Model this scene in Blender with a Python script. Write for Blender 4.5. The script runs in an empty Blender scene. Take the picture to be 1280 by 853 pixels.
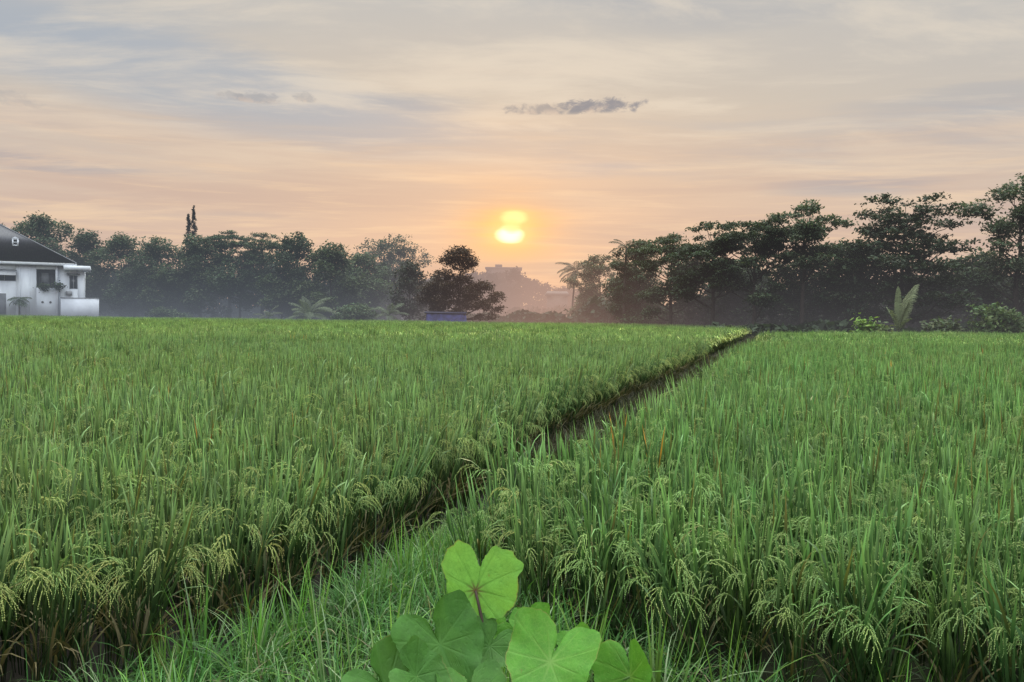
import bpy, math, random
import numpy as np
from mathutils import Vector, Matrix, Euler

S = bpy.context.scene
COL = S.collection
R = math.radians
F = 995.0                       # focal length in pixels of the 1280-wide photograph
CAM_H = 1.75

# ------------------------------------------------------------------ camera
cam_d = bpy.data.cameras.new("camera")
cam_d.sensor_width = 36.0
cam_d.lens = 36.0 * F / 1280.0
cam_d.clip_start = 0.05
cam_d.clip_end = 5000
cam = bpy.data.objects.new("camera", cam_d)
COL.objects.link(cam)
CAM_M = Matrix.Translation((0, 0, CAM_H)) @ Matrix.Rotation(R(90 - 1.87), 4, 'X') @ Matrix.Rotation(R(0.65), 4, 'Z')
cam.matrix_world = CAM_M
S.camera = cam


def at(px, py, Y):
    """world point seen at photo pixel (px, py) at distance Y along +Y"""
    d = CAM_M.to_3x3() @ Vector(((px - 640) / F, (426.5 - py) / F, -1))
    return Vector((0, 0, CAM_H)) + d * (Y / d.y)


# ------------------------------------------------------------------ render settings
S.view_settings.view_transform = 'Standard'
S.view_settings.look = 'None'
S.view_settings.exposure = 0
c = S.cycles
c.max_bounces = 5
c.diffuse_bounces = 2
c.glossy_bounces = 2
c.transmission_bounces = 4
c.transparent_max_bounces = 8
c.volume_bounces = 0
c.caustics_reflective = False
c.caustics_refractive = False
c.use_denoising = True
c.volume_max_steps = 9
c.use_adaptive_sampling = True
c.adaptive_threshold = 0.015
S.render.filter_size = 1.1
S.render.film_transparent = False


# ------------------------------------------------------------------ node helpers
class NT:
    def __init__(self, tree):
        self.t = tree
        self.n = tree.nodes
        self.l = tree.links

    def add(self, typ, **kw):
        nd = self.n.new(typ)
        for k, v in kw.items():
            setattr(nd, k, v)
        return nd

    def sock(self, s, v):
        if v is None:
            return
        if hasattr(v, 'is_output'):
            self.l.new(v, s)
        else:
            s.default_value = v

    def m(self, op, a, b=None, cc=None, clamp=False):
        nd = self.add('ShaderNodeMath', operation=op)
        nd.use_clamp = clamp
        for i, v in enumerate((a, b, cc)):
            self.sock(nd.inputs[i], v)
        return nd.outputs[0]

    def vm(self, op, a, b=None):
        nd = self.add('ShaderNodeVectorMath', operation=op)
        self.sock(nd.inputs[0], a)
        self.sock(nd.inputs[1], b)
        return nd.outputs['Value'] if op in ('DOT_PRODUCT', 'LENGTH', 'DISTANCE') else nd.outputs[0]

    def mix(self, f, a, b, blend='MIX'):
        nd = self.add('ShaderNodeMix', data_type='RGBA', blend_type=blend)
        nd.clamp_factor = True
        self.sock(nd.inputs[0], f)
        self.sock(nd.inputs[6], a if hasattr(a, 'is_output') else (*a[:3], 1))
        self.sock(nd.inputs[7], b if hasattr(b, 'is_output') else (*b[:3], 1))
        return nd.outputs[2]

    def smooth(self, x, lo, hi, a=0.0, b=1.0):
        nd = self.add('ShaderNodeMapRange', interpolation_type='SMOOTHSTEP')
        self.sock(nd.inputs[0], x)
        for i, v in enumerate((lo, hi, a, b)):
            nd.inputs[i + 1].default_value = v
        return nd.outputs[0]

    def noise(self, vec, scale, detail=4, rough=0.55, dist=0.0):
        nd = self.add('ShaderNodeTexNoise')
        self.sock(nd.inputs['Vector'], vec)
        nd.inputs['Scale'].default_value = scale
        nd.inputs['Detail'].default_value = detail
        nd.inputs['Roughness'].default_value = rough
        nd.inputs['Distortion'].default_value = dist
        return nd.outputs[0]

    def comb(self, x, y, z=0.0):
        nd = self.add('ShaderNodeCombineXYZ')
        for i, v in enumerate((x, y, z)):
            self.sock(nd.inputs[i], v)
        return nd.outputs[0]

    def sep(self, v):
        nd = self.add('ShaderNodeSeparateXYZ')
        self.sock(nd.inputs[0], v)
        return nd.outputs

    def ramp(self, f, stops, interp='EASE'):
        nd = self.add('ShaderNodeValToRGB')
        cr = nd.color_ramp
        cr.interpolation = interp
        while len(cr.elements) < len(stops):
            cr.elements.new(0.5)
        for e, (p, col) in zip(cr.elements, stops):
            e.position = p
            e.color = (*col[:3], 1)
        self.sock(nd.inputs[0], f)
        return nd.outputs[0]


def srgb(r, g, b):
    def f(v):
        v /= 255.0
        return v / 12.92 if v <= 0.04045 else ((v + 0.055) / 1.055) ** 2.4
    return (f(r), f(g), f(b))


# ------------------------------------------------------------------ world: sky, clouds, mist
SUN_EL = 5.9
SUN_AZ = 0.0
sun_dir = (at(637, 293, 100) - Vector((0, 0, CAM_H))).normalized()

W = bpy.data.worlds.new("World")
S.world = W
W.use_nodes = True
wt = NT(W.node_tree)
for nd in list(wt.n):
    wt.n.remove(nd)


def build_world():
    t = wt
    tc = t.add('ShaderNodeTexCoord')
    d = t.vm('NORMALIZE', tc.outputs['Generated'])
    x, y, z = t.sep(d)
    el = t.m('MULTIPLY', t.m('ARCSINE', z), 180 / math.pi)       # degrees
    az = t.m('MULTIPLY', t.m('ARCTAN2', x, y), 180 / math.pi)
    # base gradient by elevation
    e01 = t.m('DIVIDE', el, 60.0, clamp=True)
    base = t.ramp(e01, [(0.0, srgb(205, 170, 156)), (0.07, srgb(210, 180, 163)), (0.14, srgb(211, 186, 168)),
                        (0.24, srgb(201, 189, 177)), (0.36, srgb(188, 186, 185)), (0.6, srgb(184, 190, 198)), (1.0, srgb(172, 186, 204))], 'LINEAR')
    # cooler away from the sun
    daz = t.m('ABSOLUTE', t.m('SUBTRACT', az, 0.0))
    cool = t.smooth(daz, 8, 50)
    cool = t.m('MULTIPLY', cool, t.smooth(el, 3, 25, 0.25, 0.75))
    base = t.mix(cool, base, srgb(180, 184, 190))
    # thin streaky high cloud, as seen on a flat layer overhead
    zz = t.m('ADD', t.m('MAXIMUM', z, 0.0), 0.055)
    u = t.m('DIVIDE', x, zz)
    v = t.m('DIVIDE', y, zz)
    wob = t.noise(t.comb(t.m('MULTIPLY', u, 0.25), t.m('MULTIPLY', v, 0.25), 3.0), 1.0, 3, 0.5)
    v2 = t.m('ADD', v, t.m('MULTIPLY', wob, 1.6))
    n1 = t.noise(t.comb(t.m('MULTIPLY', u, 0.34), t.m('MULTIPLY', v2, 0.72), 7.3), 1.0, 6, 0.55)
    n2 = t.noise(t.comb(t.m('MULTIPLY', t.m('ADD', u, t.m('MULTIPLY', v, 0.25)), 0.9), t.m('MULTIPLY', v2, 2.6), 1.7), 1.0, 7, 0.6)
    n4 = t.noise(t.comb(t.m('ADD', t.m('MULTIPLY', u, 0.7), t.m('MULTIPLY', v2, -0.35)), t.m('MULTIPLY', v2, 1.5), 21.0), 1.0, 8, 0.62, 0.3)
    n5 = t.noise(t.comb(t.m('MULTIPLY', az, 0.09), t.m('MULTIPLY', el, 1.4), 14.0), 1.0, 5, 0.65)
    n3 = t.noise(t.comb(t.m('MULTIPLY', az, 0.035), t.m('MULTIPLY', el, 0.55), 4.1), 1.0, 6, 0.6)
    # blue-grey gaps
    gap = t.smooth(n1, 0.50, 0.68)
    base = t.mix(t.m('MULTIPLY', gap, 0.62), base, t.mix(t.smooth(el, 4, 12), srgb(186, 170, 164), srgb(163, 172, 185)))
    # broad blue-grey bank at upper left:  el about 14, az -32..-4
    bx = t.m('DIVIDE', t.m('ADD', az, 20.0), 20.0)
    bc = t.m('SUBTRACT', t.m('SUBTRACT', el, 14.2), t.m('MULTIPLY', t.m('ADD', az, 16.0), -0.12))
    bc = t.m('ADD', bc, t.m('MULTIPLY', t.m('SUBTRACT', n2, 0.5), 5.0))
    by = t.m('DIVIDE', bc, 3.0)
    br = t.m('ADD', t.m('MULTIPLY', bx, bx), t.m('MULTIPLY', by, by))
    bank = t.m('MULTIPLY', t.smooth(br, 0.15, 1.25, 1.0, 0.0), 0.75)
    base = t.mix(bank, base, srgb(165, 173, 186))
    # low thin slate streaks left and right
    for (a0, e0, aw, eh, st) in ((-31, 8.9, 7, .55, .6), (23, 8.6, 6, .6, .5), (-7, 14.6, 5, .9, .4), (30, 13.5, 9, .8, .35), (8, 21.5, 7, 1.2, .5), (15, 20.0, 10, 1.3, .3)):
        px_ = t.m('DIVIDE', t.m('SUBTRACT', az, a0), aw)
        py_ = t.m('DIVIDE', t.m('ADD', t.m('SUBTRACT', el, e0), t.m('MULTIPLY', t.m('SUBTRACT', n2, 0.5), 2.2)), eh)
        rr = t.m('ADD', t.m('MULTIPLY', px_, px_), t.m('MULTIPLY', py_, py_))
        base = t.mix(t.m('MULTIPLY', t.smooth(rr, 0.0, 1.3, 1.0, 0.0), st), base, srgb(158, 164, 176))
    # light wisps
    wis = t.m('MAXIMUM', t.smooth(n2, 0.47, 0.70), t.m('MULTIPLY', t.smooth(n4, 0.5, 0.66), t.smooth(el, 7, 13)))
    base = t.mix(t.m('MULTIPLY', wis, 0.6), base, t.mix(t.smooth(el, 5, 16), srgb(234, 204, 174), srgb(224, 212, 197)))
    st3 = t.smooth(n3, 0.40, 0.62)
    lowband = t.smooth(el, 16, 6)
    base = t.mix(t.m('MULTIPLY', t.m('MULTIPLY', st3, lowband), 0.42), base, srgb(188, 160, 152))
    base = t.mix(t.m('MULTIPLY', t.smooth(n5, 0.5, 0.68), t.m('MULTIPLY', lowband, 0.35)), base, srgb(238, 206, 172))
    # warm glow round the sun
    ds = t.vm('DOT_PRODUCT', d, tuple(sun_dir))
    ang = t.m('MULTIPLY', t.m('ARCCOSINE', t.m('MINIMUM', ds, 1.0)), 180 / math.pi)
    sel = math.degrees(math.asin(sun_dir.z))
    saz = math.degrees(math.atan2(sun_dir.x, sun_dir.y))
    gx = t.m('DIVIDE', t.m('SUBTRACT', az, saz), 1.5)
    gy = t.m('SUBTRACT', el, sel + 0.5)
    gell = t.m('SQRT', t.m('ADD', t.m('MULTIPLY', gx, gx), t.m('MULTIPLY', gy, gy)))
    g1 = t.m('EXPONENT', t.m('MULTIPLY', t.m('MULTIPLY', gell, gell), -1 / (2 * 1.5 ** 2)))
    g2 = t.m('EXPONENT', t.m('MULTIPLY', t.m('MULTIPLY', gell, gell), -1 / (2 * 5.5 ** 2)))
    streak = t.m('ADD', 0.6, t.m('MULTIPLY', t.m('SUBTRACT', 1.0, st3), 0.5))
    base = t.mix(t.m('MULTIPLY', g2, t.m('MULTIPLY', streak, 0.26)), base, srgb(240, 176, 132))
    base = t.mix(t.m('MULTIPLY', g1, t.m('MULTIPLY', streak, 0.82)), base, srgb(255, 184, 104))
    # the sun itself, cut in two by a thin bar of cloud
    def blob(px, py, ax, ay):
        dd = (at(px, py, 100) - Vector((0, 0, CAM_H))).normalized()
        a0 = math.degrees(math.atan2(dd.x, dd.y)); e0 = math.degrees(math.asin(dd.z))
        wx = t.m('DIVIDE', t.m('SUBTRACT', az, a0), ax)
        wy = t.m('DIVIDE', t.m('ADD', t.m('SUBTRACT', el, e0), t.m('MULTIPLY', t.m('ADD', t.m('SUBTRACT', n3, 0.5), t.m('MULTIPLY', t.m('SUBTRACT', n5, 0.5), 0.6)), 0.9)), ay)
        return t.m('ADD', t.m('MULTIPLY', wx, wx), t.m('MULTIPLY', wy, wy))
    r1 = blob(637, 293.5, 1.0, 0.58)
    r2 = blob(642.5, 273, 0.90, 0.50)
    h1 = t.m('EXPONENT', t.m('MULTIPLY', r1, -0.42))
    h2 = t.m('EXPONENT', t.m('MULTIPLY', r2, -0.60))
    em = t.mix(h1, base, (1.06, 0.70, 0.25))
    em = t.mix(t.m('MULTIPLY', h2, 0.8), em, (1.04, 0.68, 0.24))
    core = t.smooth(r1, 1.5, 0.0)
    em = t.mix(core, em, (1.7, 1.45, 0.9))
    core2 = t.smooth(r2, 1.7, 0.0)
    em = t.mix(t.m('MULTIPLY', core2, 0.72), em, (1.4, 1.0, 0.40))
    r3 = blob(640, 283, 0.65, 0.5)
    em = t.mix(t.m('MULTIPLY', t.smooth(r3, 1.6, 0.0), 0.75), em, (1.12, 0.80, 0.28))
    # one small dark ragged cloud above right of the sun, and tiny scraps to the left
    fine = t.noise(t.comb(t.m('MULTIPLY', az, 1.1), t.m('MULTIPLY', el, 2.0), 0.0), 1.0, 8, 0.62, 0.4)
    fine2 = t.noise(t.comb(t.m('MULTIPLY', az, 0.9), t.m('MULTIPLY', el, 1.3), 9.0), 1.0, 5, 0.6, 0.3)
    def scrap(px, py, ax, ay, dens, colr):
        dd = (at(px, py, 100) - Vector((0, 0, CAM_H))).normalized()
        a0 = math.degrees(math.atan2(dd.x, dd.y)); e0 = math.degrees(math.asin(dd.z))
        wx = t.m('DIVIDE', t.m('SUBTRACT', az, a0), ax)
        wyr = t.m('SUBTRACT', el, e0)
        wy = t.m('DIVIDE', wyr, ay)
        # flat underside, lumpy top
        under = t.smooth(wy, -0.75, -0.35)
        rr = t.m('ADD', t.m('MULTIPLY', wx, wx), t.m('MULTIPLY', wy, wy))
        val = t.m('ADD', t.m('SUBTRACT', 1.0, rr), t.m('MULTIPLY', t.m('SUBTRACT', fine, 0.5), 4.2))
        k = t.m('MULTIPLY', t.m('MULTIPLY', t.smooth(val, -0.1, 1.05), dens), under)
        sh = t.mix(t.m('MULTIPLY', t.smooth(fine2, 0.42, 0.62), t.smooth(wy, 0.5, -0.5)), colr, srgb(196, 178, 168))
        return k, sh
    for args in ((690, 138, 3.6, 0.52, 0.8, srgb(150, 146, 150)), (750, 134, 3.3, 0.68, 0.95, srgb(134, 135, 146)), (322, 124, 1.6, 0.5, 0.55, srgb(150, 152, 160)), (288, 121, 1.0, 0.4, 0.4, srgb(150, 152, 160)), (380, 123, 0.9, 0.45, 0.5, srgb(150, 152, 160)), (15, 125, 1.6, 0.6, 0.25, srgb(150, 152, 160))):
        k, sh = scrap(*args)
        em = t.mix(k, em, sh)
    # below the horizon: dull green-brown bounce
    em = t.mix(t.smooth(el, -1.0, -6.0), em, (0.05, 0.06, 0.035))
    # extra brightness added to the sky overhead and behind the camera, to light foliage
    up = t.m('MULTIPLY', t.smooth(el, 30, 62), 1.0)
    em = t.mix(up, em, (5.6, 5.75, 5.6))
    back = t.m('MULTIPLY', t.smooth(y, 0.25, -0.5), t.smooth(el, 4, 30))
    em = t.mix(back, em, (1.9, 2.06, 2.3))
    bg = t.add('ShaderNodeBackground')
    em = t.mix(1.0, em, (1.06, 1.055, 1.02), 'MULTIPLY')
    t.l.new(em, bg.inputs[0])
    bg.inputs[1].default_value = 1.0
    sky = t.add('ShaderNodeTexSky', sky_type='NISHITA')
    sky.sun_disc = False
    sky.sun_elevation = R(SUN_EL)
    sky.sun_rotation = R(SUN_AZ)
    sky.dust_density = 3.0
    bg2 = t.add('ShaderNodeBackground')
    t.l.new(sky.outputs[0], bg2.inputs[0])
    bg2.inputs[1].default_value = 0.003
    add = t.add('ShaderNodeAddShader')
    t.l.new(bg.outputs[0], add.inputs[0])
    t.l.new(bg2.outputs[0], add.inputs[1])
    out = t.add('ShaderNodeOutputWorld')
    t.l.new(add.outputs[0], out.inputs['Surface'])
    # ---- morning mist: a thin absorbing and glowing air layer, thickest low down along the trees
    geo = t.add('ShaderNodeNewGeometry')
    X, Y, Z = t.sep(geo.outputs['Position'])
    maz = t.m('MULTIPLY', t.m('ARCTAN2', X, Y), 180 / math.pi)
    far_off = t.smooth(Y, 500, 900, 1.0, 0.0)
    right = t.smooth(X, 6, 24)
    ny = t.m('ADD', t.m('MULTIPLY', t.smooth(Y, 22, 75), right), t.m('MULTIPLY', t.smooth(Y, 48, 112), t.m('SUBTRACT', 1.0, right)))
    k_hi = t.m('MULTIPLY', t.m('EXPONENT', t.m('DIVIDE', t.m('MAXIMUM', Z, 0.0), -13.0)), t.mix(right, (0.0112,) * 3, (0.0112,) * 3))
    k_lo = t.m('MULTIPLY', t.m('EXPONENT', t.m('DIVIDE', t.m('MAXIMUM', Z, 0.0), -3.0)), t.mix(right, (0.0150,) * 3, (0.0135,) * 3))
    k_far = t.m('MULTIPLY', t.smooth(Y, 145, 215), 0.021)
    dens = t.m('MULTIPLY', t.m('MULTIPLY', t.m('ADD', t.m('ADD', k_hi, k_lo), k_far), ny), far_off)
    s1 = t.m('DIVIDE', t.m('SUBTRACT', maz, 3.0), 8.0)
    gsun = t.m('EXPONENT', t.m('MULTIPLY', t.m('MULTIPLY', s1, s1), -1.0))
    mcol = t.mix(t.smooth(maz, -25, 30), srgb(119, 126, 136), srgb(117, 115, 118))
    mcol = t.mix(gsun, mcol, srgb(192, 158, 142))
    va = t.add('ShaderNodeVolumeAbsorption')
    va.inputs[0].default_value = (0, 0, 0, 1)
    t.l.new(dens, va.inputs[1])
    ve = t.add('ShaderNodeEmission')
    t.l.new(mcol, ve.inputs[0])
    t.l.new(dens, ve.inputs[1])
    vadd = t.add('ShaderNodeAddShader')
    t.l.new(va.outputs[0], vadd.inputs[0])
    t.l.new(ve.outputs[0], vadd.inputs[1])
    t.l.new(vadd.outputs[0], out.inputs['Volume'])
    W.cycles.volume_step_size = 8.0
    try:
        W.cycles.homogeneous_volume = False
    except Exception:
        pass


build_world()

sl = bpy.data.lights.new("sun", 'SUN')
sl.energy = 1.4
sl.angle = R(4.0)
sl.color = (1.0, 0.76, 0.52)
sun = bpy.data.objects.new("sun", sl)
COL.objects.link(sun)
sun.rotation_euler = Vector(sun_dir).to_track_quat('Z', 'Y').to_euler()


# ------------------------------------------------------------------ materials
def mat_leafy(name, trans=0.3, rough=0.5, spec=0.25, var=0.25, field=None, tint=(1, 1, 1), dew=0.0):
    """foliage that reads its colour from the mesh's own 'Col' attribute, with per-plant and patchy variation"""
    m = bpy.data.materials.new(name)
    m.use_nodes = True
    t = NT(m.node_tree)
    t.n.clear()
    at_ = t.add('ShaderNodeAttribute', attribute_name='Col')
    col = at_.outputs['Color']
    if tint != (1, 1, 1):
        col = t.mix(1.0, col, tint, 'MULTIPLY')
    oi = t.add('ShaderNodeObjectInfo')
    geo = t.add('ShaderNodeNewGeometry')
    hsv = t.add('ShaderNodeHueSaturation')
    t.sock(hsv.inputs['Hue'], t.m('ADD', 0.5 - var * 0.06, t.m('MULTIPLY', oi.outputs['Random'], var * 0.12)))
    t.sock(hsv.inputs['Value'], t.m('ADD', 1.0 - var, t.m('MULTIPLY', t.m('FRACT', t.m('MULTIPLY', oi.outputs['Random'], 7.31)), var * 2)))
    t.l.new(col, hsv.inputs['Color'])
    col = hsv.outputs[0]
    if field:
        nz = t.noise(geo.outputs['Position'], 0.22, 4, 0.6)
        col = t.mix(t.m('MULTIPLY', t.smooth(nz, 0.42, 0.66), field[1]), col, t.mix(1.0, col, field[0], 'MULTIPLY'))
        X, Y, Z = t.sep(geo.outputs['Position'])
        col = t.mix(t.m('MULTIPLY', t.smooth(Y, 8, 55), field[3]), col, t.mix(1.0, col, field[2], 'MULTIPLY'))
    bs = t.add('ShaderNodeBsdfPrincipled')
    t.l.new(col, bs.inputs['Base Color'])
    bs.inputs['Roughness'].default_value = rough
    bs.inputs['Specular IOR Level'].default_value = spec
    tr = t.add('ShaderNodeBsdfTranslucent')
    t.l.new(t.mix(1.0, col, (1.12, 1.18, 0.72), 'MULTIPLY'), tr.inputs[0])
    mx = t.add('ShaderNodeMixShader')
    mx.inputs[0].default_value = trans
    t.l.new(bs.outputs[0], mx.inputs[1])
    t.l.new(tr.outputs[0], mx.inputs[2])
    out = t.add('ShaderNodeOutputMaterial')
    t.l.new(mx.outputs[0], out.inputs[0])
    return m


def mat_solid(name, col, rough=0.8, nscale=3.0, namt=0.25, spec=0.3, bump=0.0, streak=None):
    m = bpy.data.materials.new(name)
    m.use_nodes = True
    t = NT(m.node_tree)
    t.n.clear()
    tc = t.add('ShaderNodeTexCoord')
    v = tc.outputs['Object']
    if streak:
        mp = t.add('ShaderNodeMapping')
        mp.inputs['Scale'].default_value = streak
        t.l.new(v, mp.inputs[0])
        v = mp.outputs[0]
    n = t.noise(v, nscale, 6, 0.6)
    col2 = t.mix(t.smooth(n, 0.3, 0.7), tuple(cc * (1 - namt) for cc in col), tuple(min(1, cc * (1 + namt)) for cc in col))
    bs = t.add('ShaderNodeBsdfPrincipled')
    t.l.new(col2, bs.inputs['Base Color'])
    bs.inputs['Roughness'].default_value = rough
    bs.inputs['Specular IOR Level'].default_value = spec
    if bump:
        b = t.add('ShaderNodeBump')
        b.inputs['Strength'].default_value = bump
        t.l.new(n, b.inputs['Height'])
        t.l.new(b.outputs[0], bs.inputs['Normal'])
    out = t.add('ShaderNodeOutputMaterial')
    t.l.new(bs.outputs[0], out.inputs[0])
    return m


M = {}
M['rice_l'] = mat_leafy('rice_left', 0.28, 0.5, 0.3, 0.26, ((1.14, 1.06, 0.85), 0.45, (1.02, 0.95, 0.82), 0.8), (1.2, 1.28, 1.06))
M['rice_r'] = mat_leafy('rice_right', 0.28, 0.5, 0.3, 0.26, ((0.85, 0.98, 0.88), 0.5, (1.04, 0.88, 0.84), 0.8), (1.2, 1.28, 1.06))
M['grass'] = mat_leafy('bund_grass', 0.38, 0.5, 0.3, 0.25)
M['bark'] = mat_solid('bark', (0.035, 0.029, 0.024), 0.9, 6, 0.35, 0.1, 0.3, (1, 1, 0.25))
M['palm_bark'] = mat_solid('palm_bark', (0.06, 0.052, 0.043), 0.9, 5, 0.3, 0.1, 0.3, (0.4, 0.4, 3))
M['mud'] = mat_solid('mud', (0.018, 0.015, 0.011), 0.75, 2.5, 0.4, 0.3, 0.4)
M['soil'] = mat_solid('soil', (0.016, 0.019, 0.010), 0.9, 3.0, 0.4, 0.1, 0.5)
M['leaf'] = mat_leafy('tree_leaf', 0.25, 0.6, 0.15, 0.2)
M['white'] = mat_solid('white_paint', (0.74, 0.79, 0.86), 0.75, 1.2, 0.07, 0.25, 0.0, (1, 1, 0.22))
M['white2'] = mat_solid('white_plaster_boundary', (0.74, 0.79, 0.88), 0.8, 0.5, 0.12, 0.25)
M['roof'] = mat_solid('roof_tiles', (0.095, 0.097, 0.108), 0.7, 2.5, 0.2, 0.3, 0.3, (6, 1, 1))
M['trim'] = mat_solid('roof_trim', (0.40, 0.42, 0.45), 0.7, 2, 0.1)
M['glass'] = mat_solid('dark_window_glass', (0.035, 0.04, 0.05), 0.15, 1.0, 0.2, 0.6)
M['frame'] = mat_solid('window_frame', (0.32, 0.34, 0.37), 0.6, 2, 0.1)
M['inside'] = mat_solid('recess_wall', (0.17, 0.18, 0.20), 0.8, 1, 0.2)
M['door'] = mat_solid('dark_door', (0.06, 0.06, 0.065), 0.5, 2, 0.2)
M['metal'] = mat_solid('grey_metal', (0.3, 0.31, 0.33), 0.45, 2, 0.15)
M['tarp'] = mat_solid('blue_tarpaulin', (0.024, 0.028, 0.11), 0.5, 2.2, 0.5, 0.35, 0.6)
M['tarp_dark'] = mat_solid('dark_tarpaulin', (0.018, 0.02, 0.045), 0.6, 1.5, 0.3)
M['wood'] = mat_solid('weathered_wood', (0.06, 0.045, 0.032), 0.85, 5, 0.3)
M['concrete'] = mat_solid('far_concrete', (0.22, 0.20, 0.19), 0.9, 0.4, 0.15)


# ------------------------------------------------------------------ mesh builder
class MB:
    def __init__(self):
        self.v, self.f, self.c = [], [], []
        self.nv = 0

    def add(self, verts, faces, cols=None):
        """verts (n,3) array, faces (m,4) or (m,3) int array, cols (n,3) or single colour"""
        verts = np.asarray(verts, dtype=np.float32).reshape(-1, 3)
        n = len(verts)
        if cols is None:
            cols = (0.5, 0.5, 0.5)
        cols = np.asarray(cols, dtype=np.float32)
        if cols.ndim == 1:
            cols = np.repeat(cols[None, :], n, 0)
        self.v.append(verts)
        self.c.append(cols)
        self.f.append(np.asarray(faces, dtype=np.int64) + self.nv)
        self.nv += n

    def merge(self, o, M4=None, tint=None):
        v = np.concatenate(o.v)
        if M4 is not None:
            a = np.array(M4)
            v = v @ a[:3, :3].T + a[:3, 3]
        cc = np.concatenate(o.c)
        if tint is not None:
            cc = cc * np.asarray(tint)
        base = self.nv
        self.v.append(v.astype(np.float32))
        self.c.append(cc.astype(np.float32))
        for f in o.f:
            self.f.append(f + base)
        self.nv += len(v)

    def mesh(self, name, mat, smooth=False):
        me = bpy.data.meshes.new(name)
        v = np.concatenate(self.v).astype(np.float32)
        cc = np.concatenate(self.c).astype(np.float32)
        loops = np.concatenate([f.reshape(-1) for f in self.f]).astype(np.int32)
        tot = np.concatenate([np.full(len(f), f.shape[1], np.int32) for f in self.f])
        st = np.zeros(len(tot), np.int32)
        st[1:] = np.cumsum(tot)[:-1]
        me.vertices.add(len(v))
        me.vertices.foreach_set('co', v.reshape(-1))
        me.loops.add(len(loops))
        me.loops.foreach_set('vertex_index', loops)
        me.polygons.add(len(tot))
        me.polygons.foreach_set('loop_start', st)
        me.polygons.foreach_set('loop_total', tot)
        if smooth:
            me.polygons.foreach_set('use_smooth', np.ones(len(tot), bool))
        ca = me.color_attributes.new('Col', 'FLOAT_COLOR', 'POINT')
        ca.data.foreach_set('color', np.concatenate([cc, np.ones((len(cc), 1), np.float32)], 1).reshape(-1))
        me.update(calc_edges=True)
        me.validate()
        me.materials.append(mat)
        return me

    # ---- shapes
    def box(self, x0, x1, y0, y1, z0, z1, M4=None, col=None):
        v = np.array([(x, y, z) for z in (z0, z1) for y in (y0, y1) for x in (x0, x1)], float)
        if M4 is not None:
            a = np.array(M4)
            v = v @ a[:3, :3].T + a[:3, 3]
        self.add(v, [(0, 2, 3, 1), (4, 5, 7, 6), (0, 1, 5, 4), (2, 6, 7, 3), (0, 4, 6, 2), (1, 3, 7, 5)], col)
        return self

    def tube(self, pts, rad, sides=6, col=None, cap=True):
        pts = np.asarray(pts, float)
        n = len(pts)
        rad = np.broadcast_to(np.asarray(rad, float), (n,))
        tan = np.gradient(pts, axis=0)
        tan /= np.linalg.norm(tan, axis=1)[:, None] + 1e-9
        ref = np.array([1.0, 0, 0]) if abs(tan[:, 0]).max() < 0.9 else np.array([0, 1.0, 0])
        a = np.cross(tan, ref)
        a /= np.linalg.norm(a, axis=1)[:, None] + 1e-9
        b = np.cross(tan, a)
        th = np.linspace(0, 2 * np.pi, sides, endpoint=False)
        v = pts[:, None, :] + rad[:, None, None] * (np.cos(th)[None, :, None] * a[:, None, :] + np.sin(th)[None, :, None] * b[:, None, :])
        f = []
        for i in range(n - 1):
            for j in range(sides):
                k = (j + 1) % sides
                f.append((i * sides + j, i * sides + k, (i + 1) * sides + k, (i + 1) * sides + j))
        self.add(v.reshape(-1, 3), f, col)
        if cap:
            self.add(v[-1], [tuple(range(sides))] if sides == 4 else [(0, i, i + 1) for i in range(1, sides - 1)], col)
        return self


def obj(name, me, parent=None, loc=None):
    o = bpy.data.objects.new(name, me)
    COL.objects.link(o)
    if parent is not None:
        o.parent = parent
    if loc is not None:
        o.location = loc
    return o


def tag(o, label=None, cat=None, group=None, kind=None):
    if label:
        o['label'] = label
    if cat:
        o['category'] = cat
    if group:
        o['group'] = group
    if kind:
        o['kind'] = kind
    return o


def thing(name, label, cat, loc, rz=0.0, group=None):
    o = bpy.data.objects.new(name, None)
    COL.objects.link(o)
    o.location = loc
    o.rotation_euler = (0, 0, rz)
    o.empty_display_size = 0.3
    return tag(o, label, cat, group)


# ------------------------------------------------------------------ blades, rice and grass
def blade(mb, base, az, lean, length, width, bend, seg, c0, c1, twist=0.0, wrng=None, wshape=None):
    """a grass blade: starts LEAN radians off vertical towards az and bends by BEND radians along its length"""
    s = np.linspace(0, 1, seg + 1)
    ang = lean + bend * s ** 1.6
    ds = length / seg
    h = np.concatenate([[0], np.cumsum(np.sin((ang[1:] + ang[:-1]) / 2) * ds)])
    z = np.concatenate([[0], np.cumsum(np.cos((ang[1:] + ang[:-1]) / 2) * ds)])
    ca, sa = math.cos(az), math.sin(az)
    p = np.stack([base[0] + h * ca, base[1] + h * sa, base[2] + z], 1)
    tw = az + math.pi / 2 + twist
    side = np.array([math.cos(tw), math.sin(tw), 0.0])
    w = width * 0.5 * (np.clip(1.15 - s ** 2.2 * 1.15, 0.03, 1) * (0.55 + 0.45 * np.minimum(s * 4, 1)))
    l = p - side[None] * w[:, None]
    r = p + side[None] * w[:, None]
    v = np.empty((2 * (seg + 1), 3))
    v[0::2] = l
    v[1::2] = r
    i = np.arange(seg) * 2
    f = np.stack([i, i + 1, i + 3, i + 2], 1)
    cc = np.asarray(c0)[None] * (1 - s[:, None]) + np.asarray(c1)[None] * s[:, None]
    mb.add(v, f, np.repeat(cc, 2, 0))
    return p


GR_V = np.array([(0, 0, 0), (0.45, 0, .35), (0, .45, .35), (-.45, 0, .35), (0, -.45, .35), (0, 0, 1.0)], float)
GR_F = [(0, 2, 1), (0, 3, 2), (0, 4, 3), (0, 1, 4), (5, 1, 2), (5, 2, 3), (5, 3, 4), (5, 4, 1)]


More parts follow.
